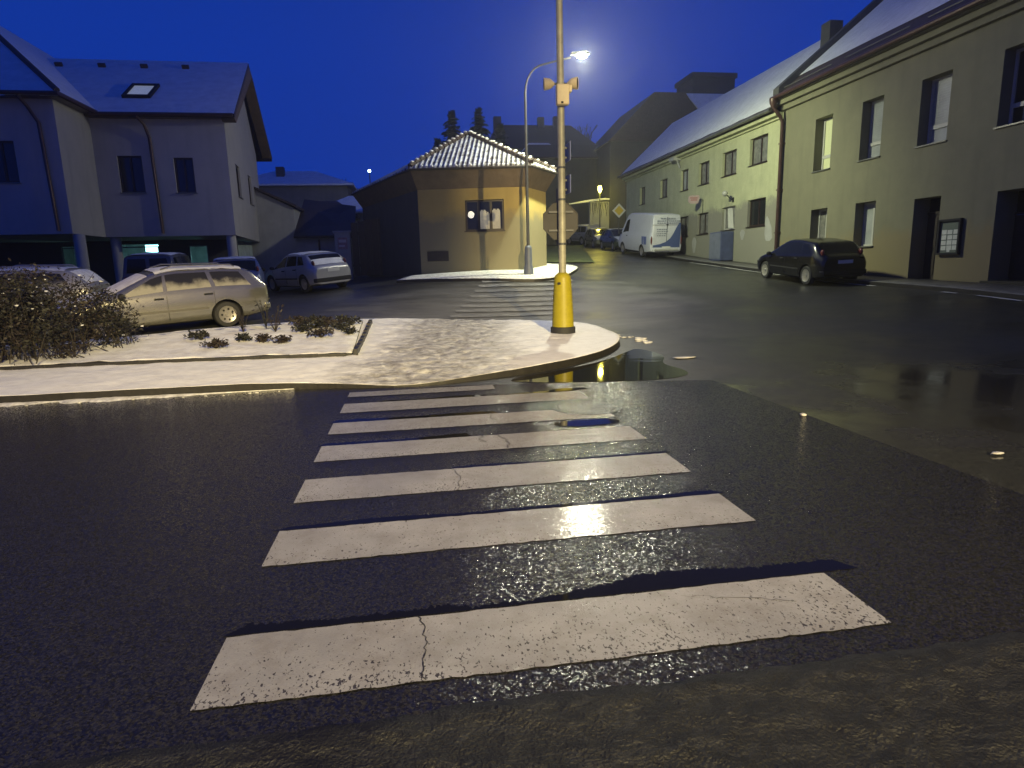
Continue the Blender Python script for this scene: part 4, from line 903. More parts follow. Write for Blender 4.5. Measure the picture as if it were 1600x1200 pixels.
def simple_house(name, label, x0, x1, y, d, zb, ze, zr, inset, wallm, roofm, chim=None, hip=True):
    h = thing(name, label, 'house', ((x0 + x1) / 2, y, zb)); L = Vector(h.location); o = .5
    mb = MB(); mb.box(x0 - L.x, x1 - L.x, 0, d, -1.5, ze - zb); mb.build('wall', wallm, h)
    a, b, c, e_ = (x0 - o, y - o, ze), (x1 + o, y - o, ze), (x1 + o, y + d + o, ze), (x0 - o, y + d + o, ze)
    r0, r1 = (x0 + inset, y + d / 2, zr), (x1 - inset, y + d / 2, zr); mb = MB()
    for P in ([a, b, r1, r0], [b, c, r1], [c, e_, r0, r1], [e_, a, r0]): mb.slab([Vector(p) - L for p in P], (0, 0, .12))
    mb.poly([Vector(p) - L for p in (a, b, c, e_)])
    r = mb.build('roof', roofm, h)
    if chim:
        m2 = MB()
        for (cx_, cy_, w_, zt_) in chim: m2.box(cx_ - w_ / 2 - L.x, cx_ + w_ / 2 - L.x, cy_ - w_ / 2 - y, cy_ + w_ / 2 - y, ze - zb, zt_ - zb)
        m2.build('chimney', M['pl_dark'], r)
    return h
simple_house('house', 'house with a pale blue snow-covered roof and one chimney behind the annex', -13.5, -4.6, 52, 7, 2.0, 8.2, 9.7, 2.8, M['pl_far'], M['roof_snow'], [(-9.9, 54, .6, 9.9)])
simple_house('house', 'low house with a snowy roof half hidden behind the black gate', -5.6, -1.2, 42.5, 6, 1.6, 5.3, 6.6, 1.6, M['pl_pale'], M['roof_snow'])
simple_house('house', 'dark low house in shadow between the garage and the gate', -6.5, -3.6, 40, 4, 1.4, 4.9, 5.9, .8, M['pl_dark'], M['tile'])
# --- distant buildings on the rise
simple_house('long_house', 'long dark building with rows of dormers on the hill behind the conifers', 8.9, 20.2, 68, 10, 4, 13.8, 17.2, 1.4, M['pl_dark'], M['tile'], [(15.2, 72.5, .7, 18.0), (17, 72.5, .7, 18.1), (10.2, 72, .8, 17.9)])
simple_house('house', 'dark gabled house with a small blue snow roof behind the street lamp post', 10.2, 16.2, 60, 8, 4, 10.9, 13.6, 2.0, M['pl_dark'], M['roof_snow'])
simple_house('house', 'unlit dark house closing the street behind the far parked cars', 10.5, 22, 58, 3, 3.5, 11.2, 12.6, .8, M['pl_dark'], M['tile'])
ch = thing('hall', 'huge dark steep-roofed hall with a flat-topped tower rising behind the yellow-green house', 'building', (23, 54, 4))
HL = Vector(ch.location)
mb = MB(); mb.box(-5.6, 6.5, 0, 12, -2, 8.2); mb.build('wall', M['pl_dark'], ch)
mb = MB(); P = [(17.2, 53.8, 12.0), (21.2, 53.8, 15.95), (24.0, 53.8, 15.95), (25.0, 53.8, 14.5), (26.5, 53.8, 12.0)]
mb.slab([Vector(p) - HL for p in P], (0, 9, 0)); rr = mb.build('roof', M['tile'], ch)
mb = MB(); mb.slab([Vector(p) - HL for p in ((24.2, 54.2, 15.98), (29.2, 54.2, 15.98), (30.2, 52.0, 12.4), (26.3, 52.2, 12.4))], (0, .3, .1)); mb.build('snow', M['roof_snow'], rr)
mb = MB(); mb.box(25.0 - 23, 28.9 - 23, .6, 4, 8, 13.75); mb.box(24.85 - 23, 29.05 - 23, .45, 4.15, 13.4, 13.8); mb.build('tower', M['pl_dark'], ch)
# --- sodium-lit garden wall at the top of the street
gw = thing('garden_wall', 'yellow-lit garden wall with a snowy coping under the far street lamp', 'wall', (16.8, 54.3, 3.3))
mb = MB(); mb.box(-1.15, 1.0, 0, .4, -.4, 3.75); mb.build('masonry', M['pl_pale'], gw)
mb = MB(); mb.slab([(-3.2, -.12, 3.52), (-1.2, -.12, 3.74), (.2, -.12, 3.9), (1.15, -.12, 3.80), (1.15, -.12, 3.95), (.2, -.12, 4.05), (-1.2, -.12, 3.92), (-3.2, -.12, 3.58)], (0, .6, 0)); mb.build('snow_coping', M['roof_snow'], gw)
mb = MB()
for i in range(16):
    x = -1.1 + i * .14; pts = [(x, -.10, 3.7)]
    for k in range(5): pts.append((pts[-1][0] + random.uniform(-.05, .06), -.10 - .03 * k, pts[-1][2] - random.uniform(.12, .30)))
    mb.tube(pts, [.03, .028, .022, .02, .014, .008], 5)
mb.build('creeper', M['twig'], gw)

# ---------------------------------------------------------------- street furniture
def point(name, loc, power, col, r=.12, parent=None):
    l = bpy.data.lights.new(name, 'POINT'); l.energy = power; l.color = col; l.shadow_soft_size = r
    o = new_obj(name, l, parent); o.location = loc; return o
px, py = 3.34, 13.8; pz = gz(px, py) + .10
sp = thing('signal_pole', 'tall steel pole in a yellow plastic sleeve with two horn loudspeakers on the island', 'pole', (px, py, pz))
mb = MB(); mb.tube([(0, 0, 0), (0, 0, 3.2), (.0, 0, 4.9), (-.02, 0, 8.6)], [.085, .082, .078, .062], 18); mb.build('pole', M['pole'], sp, smooth=True, angle=50)
mb = MB(); mb.lathe([(.0, .06), (.255, .06), (.250, .09), (.234, .45), (.208, .95), (.192, 1.20), (.182, 1.27), (.135, 1.33), (.09, 1.36), (.0, 1.36)], seg=28); sl_ = mb.build('yellow_sleeve', M['yellow'], sp, smooth=True, angle=55)
mb = MB(); mb.lathe([(.0, -.10), (.285, -.10), (.28, .14), (.24, .155), (.0, .155)], seg=28); mb.build('rubber_base', M['black_rubber'], sp, smooth=True, angle=40)
mb = MB(); mb.box(-.15, -.09, -.185, -.15, 1.10, 1.15); mb.build('latch', M['dark'], sl_)
bz = 5.22 - pz
mb = MB(); mb.box(-.135, .135, -.24, -.08, bz - .24, bz + .17); bx = mb.build('control_box', M['beige'], sp, bevel=.025)
mb = MB(); mb.box(-.05, -.0, -.248, -.241, bz - .22, bz - .18); mb.build('lock', M['dark'], bx)
mb = MB(); mb.box(.14, .2, -.2, -.05, bz + .02, bz + .16); mb.build('junction_box', M['beige'], sp, bevel=.01)
def horn(sx, fwd):
    d = Vector((sx * .93, fwd, -.03)).normalized(); base = Vector((sx * .14, -.02, bz + .22)); Mx = d.to_track_quat('Z', 'Y').to_matrix()
    mb = MB(); prof = [(.03, 0), (.045, .03), (.07, .055), (.095, .10), (.105, .16), (.112, .22), (.113, .225), (.105, .22), (.09, .17), (.0, .12)]
    vs = []; seg = 4
    mb.lathe([(r * 1.12, z) for r, z in prof], base, 16, Mx)
    h = mb.build('loudspeaker', M['beige'], sp, smooth=True, angle=60)
    m2 = MB(); m2.lathe([(.0, .17), (.095, .175), (.114, .215), (.113, .218)], base, 16, Mx); m2.build('mouth', M['dark'], h)
    m3 = MB(); m3.tube([(0, 0, bz + .22), base + d * .03], .022, 8); m3.tube([(sx * .06, 0, bz + .18), (sx * .06, 0, bz + .26)], .03, 8); m3.build('bracket', M['pole_grey'], h)
horn(-1, .10); horn(1, -.42)
mb = MB()
oc = [(.43 * math.cos(math.pi / 8 + k * math.pi / 4), .43 * math.sin(math.pi / 8 + k * math.pi / 4)) for k in range(8)]
mb.slab([(x, .125, 2.62 - pz + z) for x, z in oc], (0, .012, 0)); ss = mb.build('octagonal_sign', M['sign_back'], sp)
mb = MB(); oi = [(x * .985, z * .985) for x, z in oc]
for k in range(8):
    a, b = oc[k], oc[(k + 1) % 8]; mb.slab([(a[0], .137, 2.62 - pz + a[1]), (b[0], .137, 2.62 - pz + b[1]), (b[0] * .96, .137, 2.62 - pz + b[1] * .96), (a[0] * .96, .137, 2.62 - pz + a[1] * .96)], (0, -.03, 0))
mb.build('rim', M['sign_back'], ss)
mb = MB()
for dz in (-.2, .2): mb.box(-.28, .28, .08, .124, 2.62 - pz + dz - .02, 2.62 - pz + dz + .02)
mb.tube([(-.045, .15, 2.62 - pz - .5), (-.045, .15, 2.62 - pz + .7)], .045, 10); mb.build('sign_bracket', M['pole_grey'], ss)
for z in (3.38, 4.05):
    mb = MB(); mb.box(.125, .14, -.28, .30, z - pz - .19, z - pz + .19); mb.build('blue_sign', M['blue_sign'], sp)
    mb = MB(); mb.box(.06, .125, -.02, .02, z - pz - .12, z - pz - .08); mb.box(.06, .125, -.02, .02, z - pz + .08, z - pz + .12); mb.build('clamp', M['pole_grey'], sp)
mb = MB()
for z in (5.01, 3.72, 3.05, 2.1): mb.lathe([(.088, 0), (.094, .005), (.094, .04), (.088, .045)], (0, 0, z - pz), 18)
mb.build('band_clamp', M['pole_grey'], sp)

# street lamp beside the ochre house
lx, ly = 4.47, 24.0; lz = gz(lx, ly) + .10
sl = thing('street_lamp', 'tall slim street lamp with a curved arm and bright white head beside the ochre house', 'street lamp', (lx, ly, lz))
mb = MB(); mb.lathe([(.19, 0), (.185, .25), (.15, .35), (.145, .95), (.12, 1.05), (.07, 1.08)], seg=18); mb.build('base_sleeve', mat('blue_grey_paint', (.13, .15, .20), .5, var=.3), sl, smooth=True, angle=50)
def P3(x, z): return (x - lx, 0, z - lz)
arm = [P3(4.47, lz + 1.05), P3(4.47, 5), P3(4.47, 7.9)] + [P3(4.47 + .75 * (1 - math.cos(t)), 7.9 + 1.0 * math.sin(t)) for t in [k * .26 for k in range(1, 6)]] + [P3(5.45, 8.98), P3(6.2, 9.16)]
mb = MB(); mb.tube(arm[:3], [.065, .055, .045], 12); mb.build('pole', M['pole_grey'], sl, smooth=True, angle=50)
mb = MB(); mb.tube(arm[2:], [.045] + [.034] * (len(arm) - 3), 10); ar = mb.build('arm', M['pole_grey'], sl, smooth=True, angle=60)
mb = MB(); hx = 6.6 - lx; hz_ = 9.27 - lz
mb.add([(hx - .42, -.06, hz_ - .02), (hx + .32, -.13, hz_), (hx + .32, .13, hz_), (hx - .42, .06, hz_ - .02), (hx - .36, -.05, hz_ + .08), (hx + .2, -.09, hz_ + .14), (hx + .2, .09, hz_ + .14), (hx - .36, .05, hz_ + .08)], [(0, 3, 2, 1), (4, 5, 6, 7), (0, 1, 5, 4), (1, 2, 6, 5), (2, 3, 7, 6), (3, 0, 4, 7)])
hd = mb.build('lamp_head', M['pole_grey'], sl, bevel=.015)
mb = MB(); mb.blob((hx + .02, 0, hz_ - .03), .155, 2, 0, (1.25, .9, .6)); mb.build('lamp_glass', M['lamp_glass'], hd, smooth=True)
ls = bpy.data.lights.new('lamp_light', 'SPOT'); ls.energy = P_JUNCTION; ls.color = (.90, 1.0, .56); ls.shadow_soft_size = .12; ls.spot_size = math.radians(152); ls.spot_blend = .6
lo_ = new_obj('lamp_light', ls); lo_.location = (6.62, 24.0, 9.0); lo_.rotation_euler = Vector((.6, .72, -.85)).to_track_quat('-Z', 'Y').to_euler()
# the near street lamp that lights the crossing stands behind the photographer
nlx, nly = 5.2, -15.5
nl = thing('street_lamp', 'warm street lamp with an added light-blocking plate standing behind the near pavement', 'street lamp', (nlx, nly, .1))
mb = MB(); mb.tube([(0, 0, 0), (0, 0, 8.9), (-.2, .3, 9.4), (-.7, 1.2, 9.72)], [.09, .06, .045, .04], 12); mb.build('pole', M['pole_grey'], nl, smooth=True, angle=50)
mb = MB(); mb.box(-1.05, -.65, 1.15, 1.75, 9.66, 9.80); hd = mb.build('lamp_head', M['pole_grey'], nl, bevel=.02)
mb = MB(); mb.box(-1.0, -.7, 1.2, 1.7, 9.60, 9.658); mb.build('lamp_glass', M['lamp_warm'], hd)
LB_ = Vector((nlx - .85, nly + 1.45, 9.5))
mb = MB()
for k in range(10):                      # added unseen plate blocking this lamp towards the left building and ochre house
    a0, a1 = math.radians(-2.1 - k * 5), math.radians(-2.1 - (k + 1) * 5); q = []
    for (a_, z_) in ((a0, -.146), (a1, -.146), (a1, .35), (a0, .35)): q.append(Vector((math.sin(a_) * .62 - .85, math.cos(a_) * .62 + 1.45, 9.4 + z_)))
    mb.slab(q, Vector((math.sin(a0), math.cos(a0), 0)) * .01)
mb.build('added_light_blocker', M['dark'], hd)
ls = bpy.data.lights.new('near_lamp_light', 'SPOT'); ls.energy = P_NEAR; ls.color = (1.0, .79, .36); ls.shadow_soft_size = .025; ls.spot_size = math.radians(48); ls.spot_blend = 1.0
lo_ = new_obj('near_lamp_light', ls); lo_.location = LB_; az, el = math.radians(-10), math.radians(-13.5)
lo_.rotation_euler = Vector((math.sin(az) * math.cos(el), math.cos(az) * math.cos(el), math.sin(el))).to_track_quat('-Z', 'Y').to_euler()
# far sodium lamp
fl = thing('street_lamp', 'small far street lamp glowing yellow green above the garden wall', 'street lamp', (16.0, 52.5, gz(14, 52.5)))
fz0 = gz(14, 52.5)
mb = MB(); mb.tube([(0, 0, 0), (0, 0, 4.4)], [.06, .04], 8); mb.build('pole', M['pole_grey'], fl)
mb = MB(); mb.lathe([(.16, 4.95), (.18, 5.0), (.06, 5.1)], seg=10); hd = mb.build('lamp_head', M['pole_grey'], fl)
mb = MB(); mb.lathe([(.08, 4.42), (.17, 4.7), (.15, 4.94)], seg=12); mb.build('lamp_glass', M['lamp_sodium'], hd, smooth=True)
point('sodium_light', (16.0, 52.1, 4.55 + fz0), P_SODIUM, (1.0, .86, .10), .15)
sl4 = thing('street_lamp', 'tiny bluish white street lamp far away above the dark roofs on the left', 'street lamp', (-3.5, 64, 3.4))
mb = MB(); mb.tube([(0, 0, 0), (0, 0, 7.6)], [.07, .05], 8); mb.build('pole', M['pole_grey'], sl4)
mb = MB(); mb.blob((0, 0, 7.7), .13, 2, 0); mb.build('lamp_glass', M['lamp_far'], sl4, smooth=True)
# priority-road sign
ps = thing('road_sign', 'yellow and white diamond road sign on a post by the yellow-green house', 'sign', (14.75, 43.75, gz(14.75, 43.75)))
mb = MB(); mb.tube([(0, .05, 0), (0, .05, 3.2)], .035, 8); mb.build('post', M['pole_grey'], ps)
mb = MB(); s_ = .5; mb.slab([(-s_, 0, 2.75), (0, 0, 2.75 - s_), (s_, 0, 2.75), (0, 0, 2.75 + s_)], (0, .02, 0)); pl = mb.build('panel', mat('white_sign', (.6, .6, .55), .5), ps)
mb = MB(); s_ = .34; mb.slab([(-s_, -.006, 2.75), (0, -.006, 2.75 - s_), (s_, -.006, 2.75), (0, -.006, 2.75 + s_)], (0, .004, 0)); mb.build('yellow_field', mat('yellow_sign', (.6, .42, .02), .5), pl)

# ---------------------------------------------------------------- vehicles
def lerp_tab(T, x):
    if x <= T[0][0]: return T[0][1]
    for (a, va), (b, vb) in zip(T, T[1:]):
        if x <= b: return va + (vb - va) * (x - a) / (b - a)
    return T[-1][1]
def smooth_tab(T, x, w=.06): return (lerp_tab(T, x - w) + 2 * lerp_tab(T, x) + lerp_tab(T, x + w)) / 4
class Car:
    """x forward, y left; roofline `top`, shoulder `belt`, plan half-width from W with rounded ends"""
    def __init__(s, L, W, top, belt, sill=.2, tumble=.30, wb=2.55, fo=.85, wr=.31, endr=.14, arch=.06):
        s.L, s.W, s.top_t, s.belt_t, s.sill, s.tumble, s.wr, s.endr, s.archr = L, W, top, belt, sill, tumble, wr, endr, arch
        s.xf = L / 2 - fo; s.xr = s.xf - wb
    def top(s, x): return smooth_tab(s.top_t, x)
    def belt(s, x): return min(smooth_tab(s.belt_t, x), s.top(x) - .035)
    def hw(s, x):
        t = max(0, (abs(x) - (s.L / 2 - .55)) / .55); return s.W / 2 * (1 - s.endr * t * t * (1 if x < 0 else 1.35))
    def zs(s, x): t = max(0, (abs(x) - (s.L / 2 - .6)) / .6); return s.sill + .08 * t
    def rail(s, x):
        b, t = s.belt(x), s.top(x); h = t - b; return max(.25, s.hw(x) * .955 - s.tumble * h), t - min(.075, h * .45)
    def half(s, x):
        w, zb, zt, zs = s.hw(x), s.belt(x), s.top(x), s.zs(x); wr, zr = s.rail(x)
        return [(0, zs), (w * .82, zs), (w * .955, zs + .05), (w * .985, zs + .18), (w, zs + .36), (w * .995, zb - .10), (w * .955, zb), ((w * .955 + wr) / 2, (zb + zr) / 2), (wr, zr), (wr * .93, zr + (zt - zr) * .55), (wr * .7, zt - .012), (0, zt)]
    def stations(s):
        xs = set(frange(-s.L / 2, s.L / 2, .085))
        for k in (.02, .05): xs |= {s.L / 2 - k, -s.L / 2 + k}
        return sorted(xs)
    def body(s, mats, parent):
        mb = MB(); xs = s.stations(); n = None
        rings = []
        for x in xs:
            h = s.half(x); t = max(0, abs(x) - (s.L / 2 - .05)) / .05
            h = [(y * (1 - .05 * t), z + (.5 - z) * .03 * t) for y, z in h]
            r = [(x, y, z) for y, z in h] + [(x, -y, z) for y, z in h[-2:0:-1]]; rings.append(r)
        n = len(rings[0]); mb.add([p for r in rings for p in r], [(i * n + k, i * n + (k + 1) % n, (i + 1) * n + (k + 1) % n, (i + 1) * n + k) for i in range(len(xs) - 1) for k in range(n)] + [tuple(range(n)), tuple((len(xs) - 1) * n + k for k in range(n))])
        o = mb.build('body', mats, parent, smooth=True, angle=38)
        cut = MB(); cut.mi = 1
        for x in (s.xf, s.xr):
            for sy in (1, -1): cut.tube([(x, sy * (s.W / 2 - .26), s.wr), (x, sy * (s.W / 2 + .2), s.wr)], s.wr + s.archr, 28)
        c = cut.build('cutter', mats)
        b = o.modifiers.new('arches', 'BOOLEAN'); b.operation = 'DIFFERENCE'; b.object = c; b.solver = 'EXACT'
        dg = bpy.context.evaluated_depsgraph_get(); me = bpy.data.meshes.new_from_object(o.evaluated_get(dg)); o.modifiers.clear(); o.data = me
        me.set_sharp_from_angle(angle=math.radians(38))
        cm = c.data; bpy.data.objects.remove(c); bpy.data.meshes.remove(cm)
        return o
    def side(s, x, t, sy, off=.006):     # t: 0 belt .. 1 rail
        w = s.hw(x) * .955; zb = s.belt(x); wr, zr = s.rail(x); p = Vector((x, (w + (wr - w) * t), zb + (zr - zb) * t))
        nn = Vector((0, zr - zb, w - wr)).normalized(); p += nn * off; return Vector((p.x, p.y * sy, p.z))
    def side_window(s, name, mt, parent, xb0, xb1, xt0, xt1, sy, t0=.1, t1=.93, off=.006):
        mb = MB(); n = 8
        for i in range(n):
            a, b = i / n, (i + 1) / n; q = []
            for (f, t) in ((a, t0), (b, t0), (b, t1), (a, t1)):
                x = (xb0 + (xb1 - xb0) * f) if t == t0 else (xt0 + (xt1 - xt0) * f); q.append(s.side(x, t, sy, off))
            mb.quad(*q)
        return mb.build(name, mt, parent, smooth=True)
    def topstrip(s, name, mt, parent, x0, x1, ky0=.9, ky1=.9, off=.008, jag=0, n=10):
        mb = MB(); g = []
        for i in range(n + 1):
            x = x0 + (x1 - x0) * i / n; wr, zr = s.rail(x); zt = s.top(x); row = []; kk = ky0 + (ky1 - ky0) * i / n
            dz = (s.top(x + .03) - s.top(x - .03)) / .06; nn = Vector((-dz, 0, 1)).normalized()
            prof = [(0, zt), (wr * .7, zt - .012), (wr * .93, zr + (zt - zr) * .55), (wr, zr)]
            for j in range(-6, 7):
                y = wr * kk * j / 6; z = zt
                for (ya, za), (yb, zb_) in zip(prof, prof[1:]):
                    if ya <= abs(y) <= yb: z = za + (zb_ - za) * (abs(y) - ya) / (yb - ya)
                row.append(Vector((x, y, z)) + nn * (off + (jag * noise.noise((x * 5, y * 5, 3)) if jag else 0)))
            g.append(row)
        for i in range(n):
            for j in range(12): mb.quad(g[i][j], g[i + 1][j], g[i + 1][j + 1], g[i][j + 1])
        return mb.build(name, mt, parent, smooth=True)
    def wheels(s, parent, rim, slots=False):
        for x in (s.xf, s.xr):
            for sy in (1, -1):
                y0 = sy * (s.W / 2 - .03); Mx = Matrix.Rotation(-sy * math.pi / 2, 3, 'X'); r = s.wr
                mb = MB(); mb.lathe([(r * .6, -.19), (r * .93, -.19), (r, -.16), (r, -.03), (r * .93, 0), (r * .66, .004), (r * .6, -.02)], (x, y0, r), 24, Mx); w = mb.build('wheel', M['black_rubber'], parent, smooth=True, angle=40)
                m2 = MB(); m2.lathe([(0, .0), (r * .16, .004), (r * .2, -.012), (r * .60, -.004), (r * .66, .008), (r * .66, -.05), (0, -.05)], (x, y0, r), 24, Mx)
                h = m2.build('rim', rim, w, smooth=True, angle=40)
                for k in range(7 if slots else 0):
                    m3 = MB(); a = k * 2 * math.pi / 7; m3.lathe([(0, .006), (r * .085, .006), (0, -.01)], Vector((x, y0, r)) + Mx @ Vector((r * .42 * math.cos(a), r * .42 * math.sin(a), 0)), 8, Mx); m3.build('hub_slot', M['dark'], w)
    def lamp(s, name, mt, parent, x, y, z, sx, sy, sz):
        mb = MB(); mb.blob((x, y, z), 1, 2, 0, (sx, sy, sz)); return mb.build(name, mt, parent, smooth=True)
    def plate(s, parent, x, z, mt, w=.52, facing=-1):
        mb = MB(); mb.box(x - .012, x + .012, -w / 2, w / 2, z - .055, z + .055); return mb.build('license_plate', mt, parent)
    def mirror(s, parent, mt, x):
        for sy in (1, -1):
            p = s.side(x, .08, sy, .0); mb = MB(); mb.blob(p + Vector((-.02, sy * .10, .05)), 1, 2, 0, (.07, .10, .07)); mb.tube([p + Vector((0, 0, .0)), p + Vector((0, sy * .06, .03))], .02, 6); mb.build('mirror', mt, parent, smooth=True)
    def handle(s, parent, mt, x, sy):
        z = s.belt(x) - .10; mb = MB(); w = s.hw(x); mb.box(x - .10, x + .10, sy * w - .004, sy * w + .022 * sy, z - .02, z + .02); mb.build('door_handle', mt, parent, bevel=.006)
def paint(name, col, rough=.35, metal=.35, coat=.4): return mat(name, col, rough, metal=metal, coat=coat, var=.08, vscale=3)
def frost_glass():
    m = bpy.data.materials.new('half_frosted_car_glass'); m.use_nodes = True; nt, b = nodes_of(m)
    tc = nt.nodes.new('ShaderNodeTexCoord'); sp = N(nt, 'ShaderNodeSeparateXYZ'); nt.links.new(tc.outputs['Object'], sp.inputs[0])
    n1 = N(nt, 'ShaderNodeTexNoise', Scale=5.0, Detail=5.0, Roughness=.6); nt.links.new(tc.outputs['Object'], n1.inputs['Vector'])
    ad = N(nt, 'ShaderNodeMath', operation='MULTIPLY_ADD'); ad.inputs[1].default_value = -.35; nt.links.new(n1.outputs['Fac'], ad.inputs[0]); nt.links.new(sp.outputs['Z'], ad.inputs[2])
    mr = N(nt, 'ShaderNodeMapRange'); mr.inputs['From Min'].default_value = .86; mr.inputs['From Max'].default_value = 1.02; nt.links.new(ad.outputs[0], mr.inputs['Value'])
    nt.links.new(mixc(nt, mr.outputs[0], (.26, .25, .22), (.022, .022, .022)), b.inputs['Base Color'])
    m2 = N(nt, 'ShaderNodeMapRange'); m2.inputs['To Min'].default_value = .6; m2.inputs['To Max'].default_value = .08; nt.links.new(mr.outputs[0], m2.inputs['Value']); nt.links.new(m2.outputs[0], b.inputs['Roughness'])
    return m
MG = mat('car_glass', (.010, .011, .012), .08, spec=.28); MFR = frost_glass(); TAIL = mat('red_tail_lamp', (.10, .008, .008), .35); HEAD = mat('clear_headlamp', (.55, .55, .55), .12, metal=.5); PLATE = mat('number_plate', (.6, .6, .56), .5); SHADE = mat('grey_trim', (.10, .095, .08), .5); RIM = mat('silver_rim', (.42, .40, .36), .35, metal=.6)
def place_car(root, x, y, ang):
    d = Vector((math.cos(ang), math.sin(ang), 0)); s_ = Vector((-d.y, d.x, 0)); k = 1.3
    f = d * (2 * k) + Vector((0, 0, gz(x + d.x * k, y + d.y * k) - gz(x - d.x * k, y - d.y * k)))
    l = s_ * 1.5 + Vector((0, 0, gz(x + s_.x * .75, y + s_.y * .75) - gz(x - s_.x * .75, y - s_.y * .75)))
    f.normalize(); up = f.cross(l).normalized(); l = up.cross(f)
    z = (gz(x + d.x * k, y + d.y * k) + gz(x - d.x * k, y - d.y * k)) / 2 + .004
    root.matrix_world = Matrix(((f.x, l.x, up.x, x), (f.y, l.y, up.y, y), (f.z, l.z, up.z, z), (0, 0, 0, 1)))
EST_TOP = [(-2.29, .98), (-2.24, 1.02), (-1.95, 1.32), (-1.75, 1.42), (-1.2, 1.46), (-.2, 1.47), (.1, 1.44), (.35, 1.36), (1.15, .98), (1.25, .955), (1.9, .84), (2.2, .70), (2.29, .56)]
EST_BELT = [(-2.29, .93), (-1.2, .96), (.2, .92), (1.2, .88), (2.2, .66), (2.29, .5)]
HAT_TOP = [(-2.1, .86), (-2.05, .98), (-1.92, 1.02), (-1.55, 1.36), (-1.4, 1.42), (-.6, 1.49), (.0, 1.48), (.25, 1.41), (1.1, 1.0), (1.2, .965), (1.8, .82), (2.05, .68), (2.1, .55)]
HAT_BELT = [(-2.1, .8), (-1.6, 1.0), (-.5, .95), (1.1, .89), (2.0, .66), (2.1, .5)]
SUV_TOP = [(-1.95, 1.05), (-1.93, 1.62), (-1.8, 1.68), (-.9, 1.73), (.2, 1.71), (.4, 1.62), (.85, 1.12), (.95, 1.08), (1.75, 1.0), (1.93, .85), (1.95, .6)]
SUV_BELT = [(-1.95, 1.04), (.8, 1.04), (1.8, .9), (1.95, .55)]
VAN_TOP = [(-2.65, 1.0), (-2.64, 2.38), (-2.52, 2.46), (-1.5, 2.52), (.9, 2.52), (1.25, 2.42), (1.75, 1.85), (2.15, 1.32), (2.3, 1.22), (2.6, .98), (2.65, .6)]
VAN_BELT = [(-2.65, .98), (-2.6, 1.28), (1.9, 1.25), (2.5, .95), (2.65, .55)]
def make_car(root, kind, pm, opts=()):
    dk = M['dark']; sn = M['snow']
    if kind == 'estate':
        c = Car(4.58, 1.75, EST_TOP, EST_BELT, wb=2.58, fo=.92, wr=.315)
        wins = [(1.02, .12, .32, .08, 'front'), (.03, -.93, .02, -.86, 'rear'), (-1.03, -1.86, -.96, -1.62, 'cargo')]; wsx = (.36, 1.12); rw = (-2.2, -1.82); tail = (-2.2, .66, .86, .07, .12, .17)
    elif kind == 'hatch':
        c = Car(4.2, 1.78, HAT_TOP, HAT_BELT, wb=2.6, fo=.82, wr=.32)
        wins = [(.95, .02, .2, -.02, 'front'), (-.07, -.85, -.08, -.80, 'rear'), (-.95, -1.45, -.88, -1.2, 'cargo')]; wsx = (.28, 1.06); rw = (-1.9, -1.5); tail = (-1.86, .70, 1.06, .10, .05, .12)
    elif kind == 'suv':
        c = Car(3.9, 1.74, SUV_TOP, SUV_BELT, sill=.32, wb=2.3, fo=.72, wr=.36, tumble=.18, endr=.07)
        wins = [(.72, .02, .32, .0, 'front'), (-.05, -.8, -.05, -.78, 'rear'), (-.88, -1.72, -.86, -1.7, 'cargo')]; wsx = (.42, .83); rw = None; tail = (-1.93, .72, .86, .05, .07, .17)
    else:
        c = Car(5.3, 1.98, VAN_TOP, VAN_BELT, sill=.28, wb=3.1, fo=.95, wr=.34, tumble=.10, endr=.05)
        wins = [(1.78, .85, 1.3, .85, 'front')]; wsx = (1.3, 2.1); rw = None; tail = (-2.64, .9, 1.0, .04, .05, .25)
    c.body([pm, dk], root)
    gw_ = MFR if 'frost' in opts else MG
    for (b0, b1, t0, t1, nm) in wins:
        for sy in (1, -1): c.side_window('side_window', gw_ if (sy > 0 or 'frost' not in opts) else MG, root, b0, b1, t0, t1, sy, .12, .74 if kind == 'van' else .92)
    c.topstrip('windshield', M['snow'] if 'frost' in opts else MG, root, wsx[0], wsx[1], .9, .84, .007)
    if rw: c.topstrip('rear_window', M['snow'] if ('snow' in opts and kind != 'hatch') else MG, root, rw[0], rw[1], .82, .88, .007)
    if 'snow' in opts:
        rl = {'estate': (-1.72, .2), 'hatch': (-1.3, .1), 'suv': (-1.75, .2), 'van': (-2.4, 1.0)}[kind]; c.topstrip('roof_snow', M['roof_snow'], root, rl[0], rl[1], .97, .97, .022, .02, 16)
        hl = {'estate': (1.22, 2.1), 'hatch': (1.2, 1.95), 'suv': (.98, 1.7), 'van': (2.25, 2.5)}[kind]; c.topstrip('hood_snow', M['roof_snow'], root, hl[0], hl[1], .95, .9, .016, .015, 10)
    c.wheels(root, RIM, kind == 'estate' and 'frost' in opts and root is silver)
    x, y, z, sx, sy, sz = tail
    for s_ in (1, -1):
        c.lamp('taillight', TAIL, root, x, s_ * y * (.97 if kind != 'van' else 1), z, sx, sy, sz)
        c.lamp('headlight', HEAD, root, c.L / 2 - .16, s_ * (c.W / 2 - .30), .66 if kind != 'van' else .85, .12, .19, .085)
    c.mirror(root, dk, wsx[1] - .12)
    for s_ in (1, -1):
        for hx_ in ((wins[0][1] + .12, wins[1][1] + .10) if kind not in ('van',) else (1.0,)): c.handle(root, dk, hx_, s_)
    pz_ = {'estate': .70, 'hatch': .78, 'suv': .66, 'van': .62}[kind]
    zp = pz_; xp = -c.L / 2 - .008
    c.plate(root, xp, zp, PLATE)
    mb = MB(); mb.box(c.L / 2 - .02, c.L / 2 + .006, -.42, .42, .42, .54); mb.build('grille', dk, root)
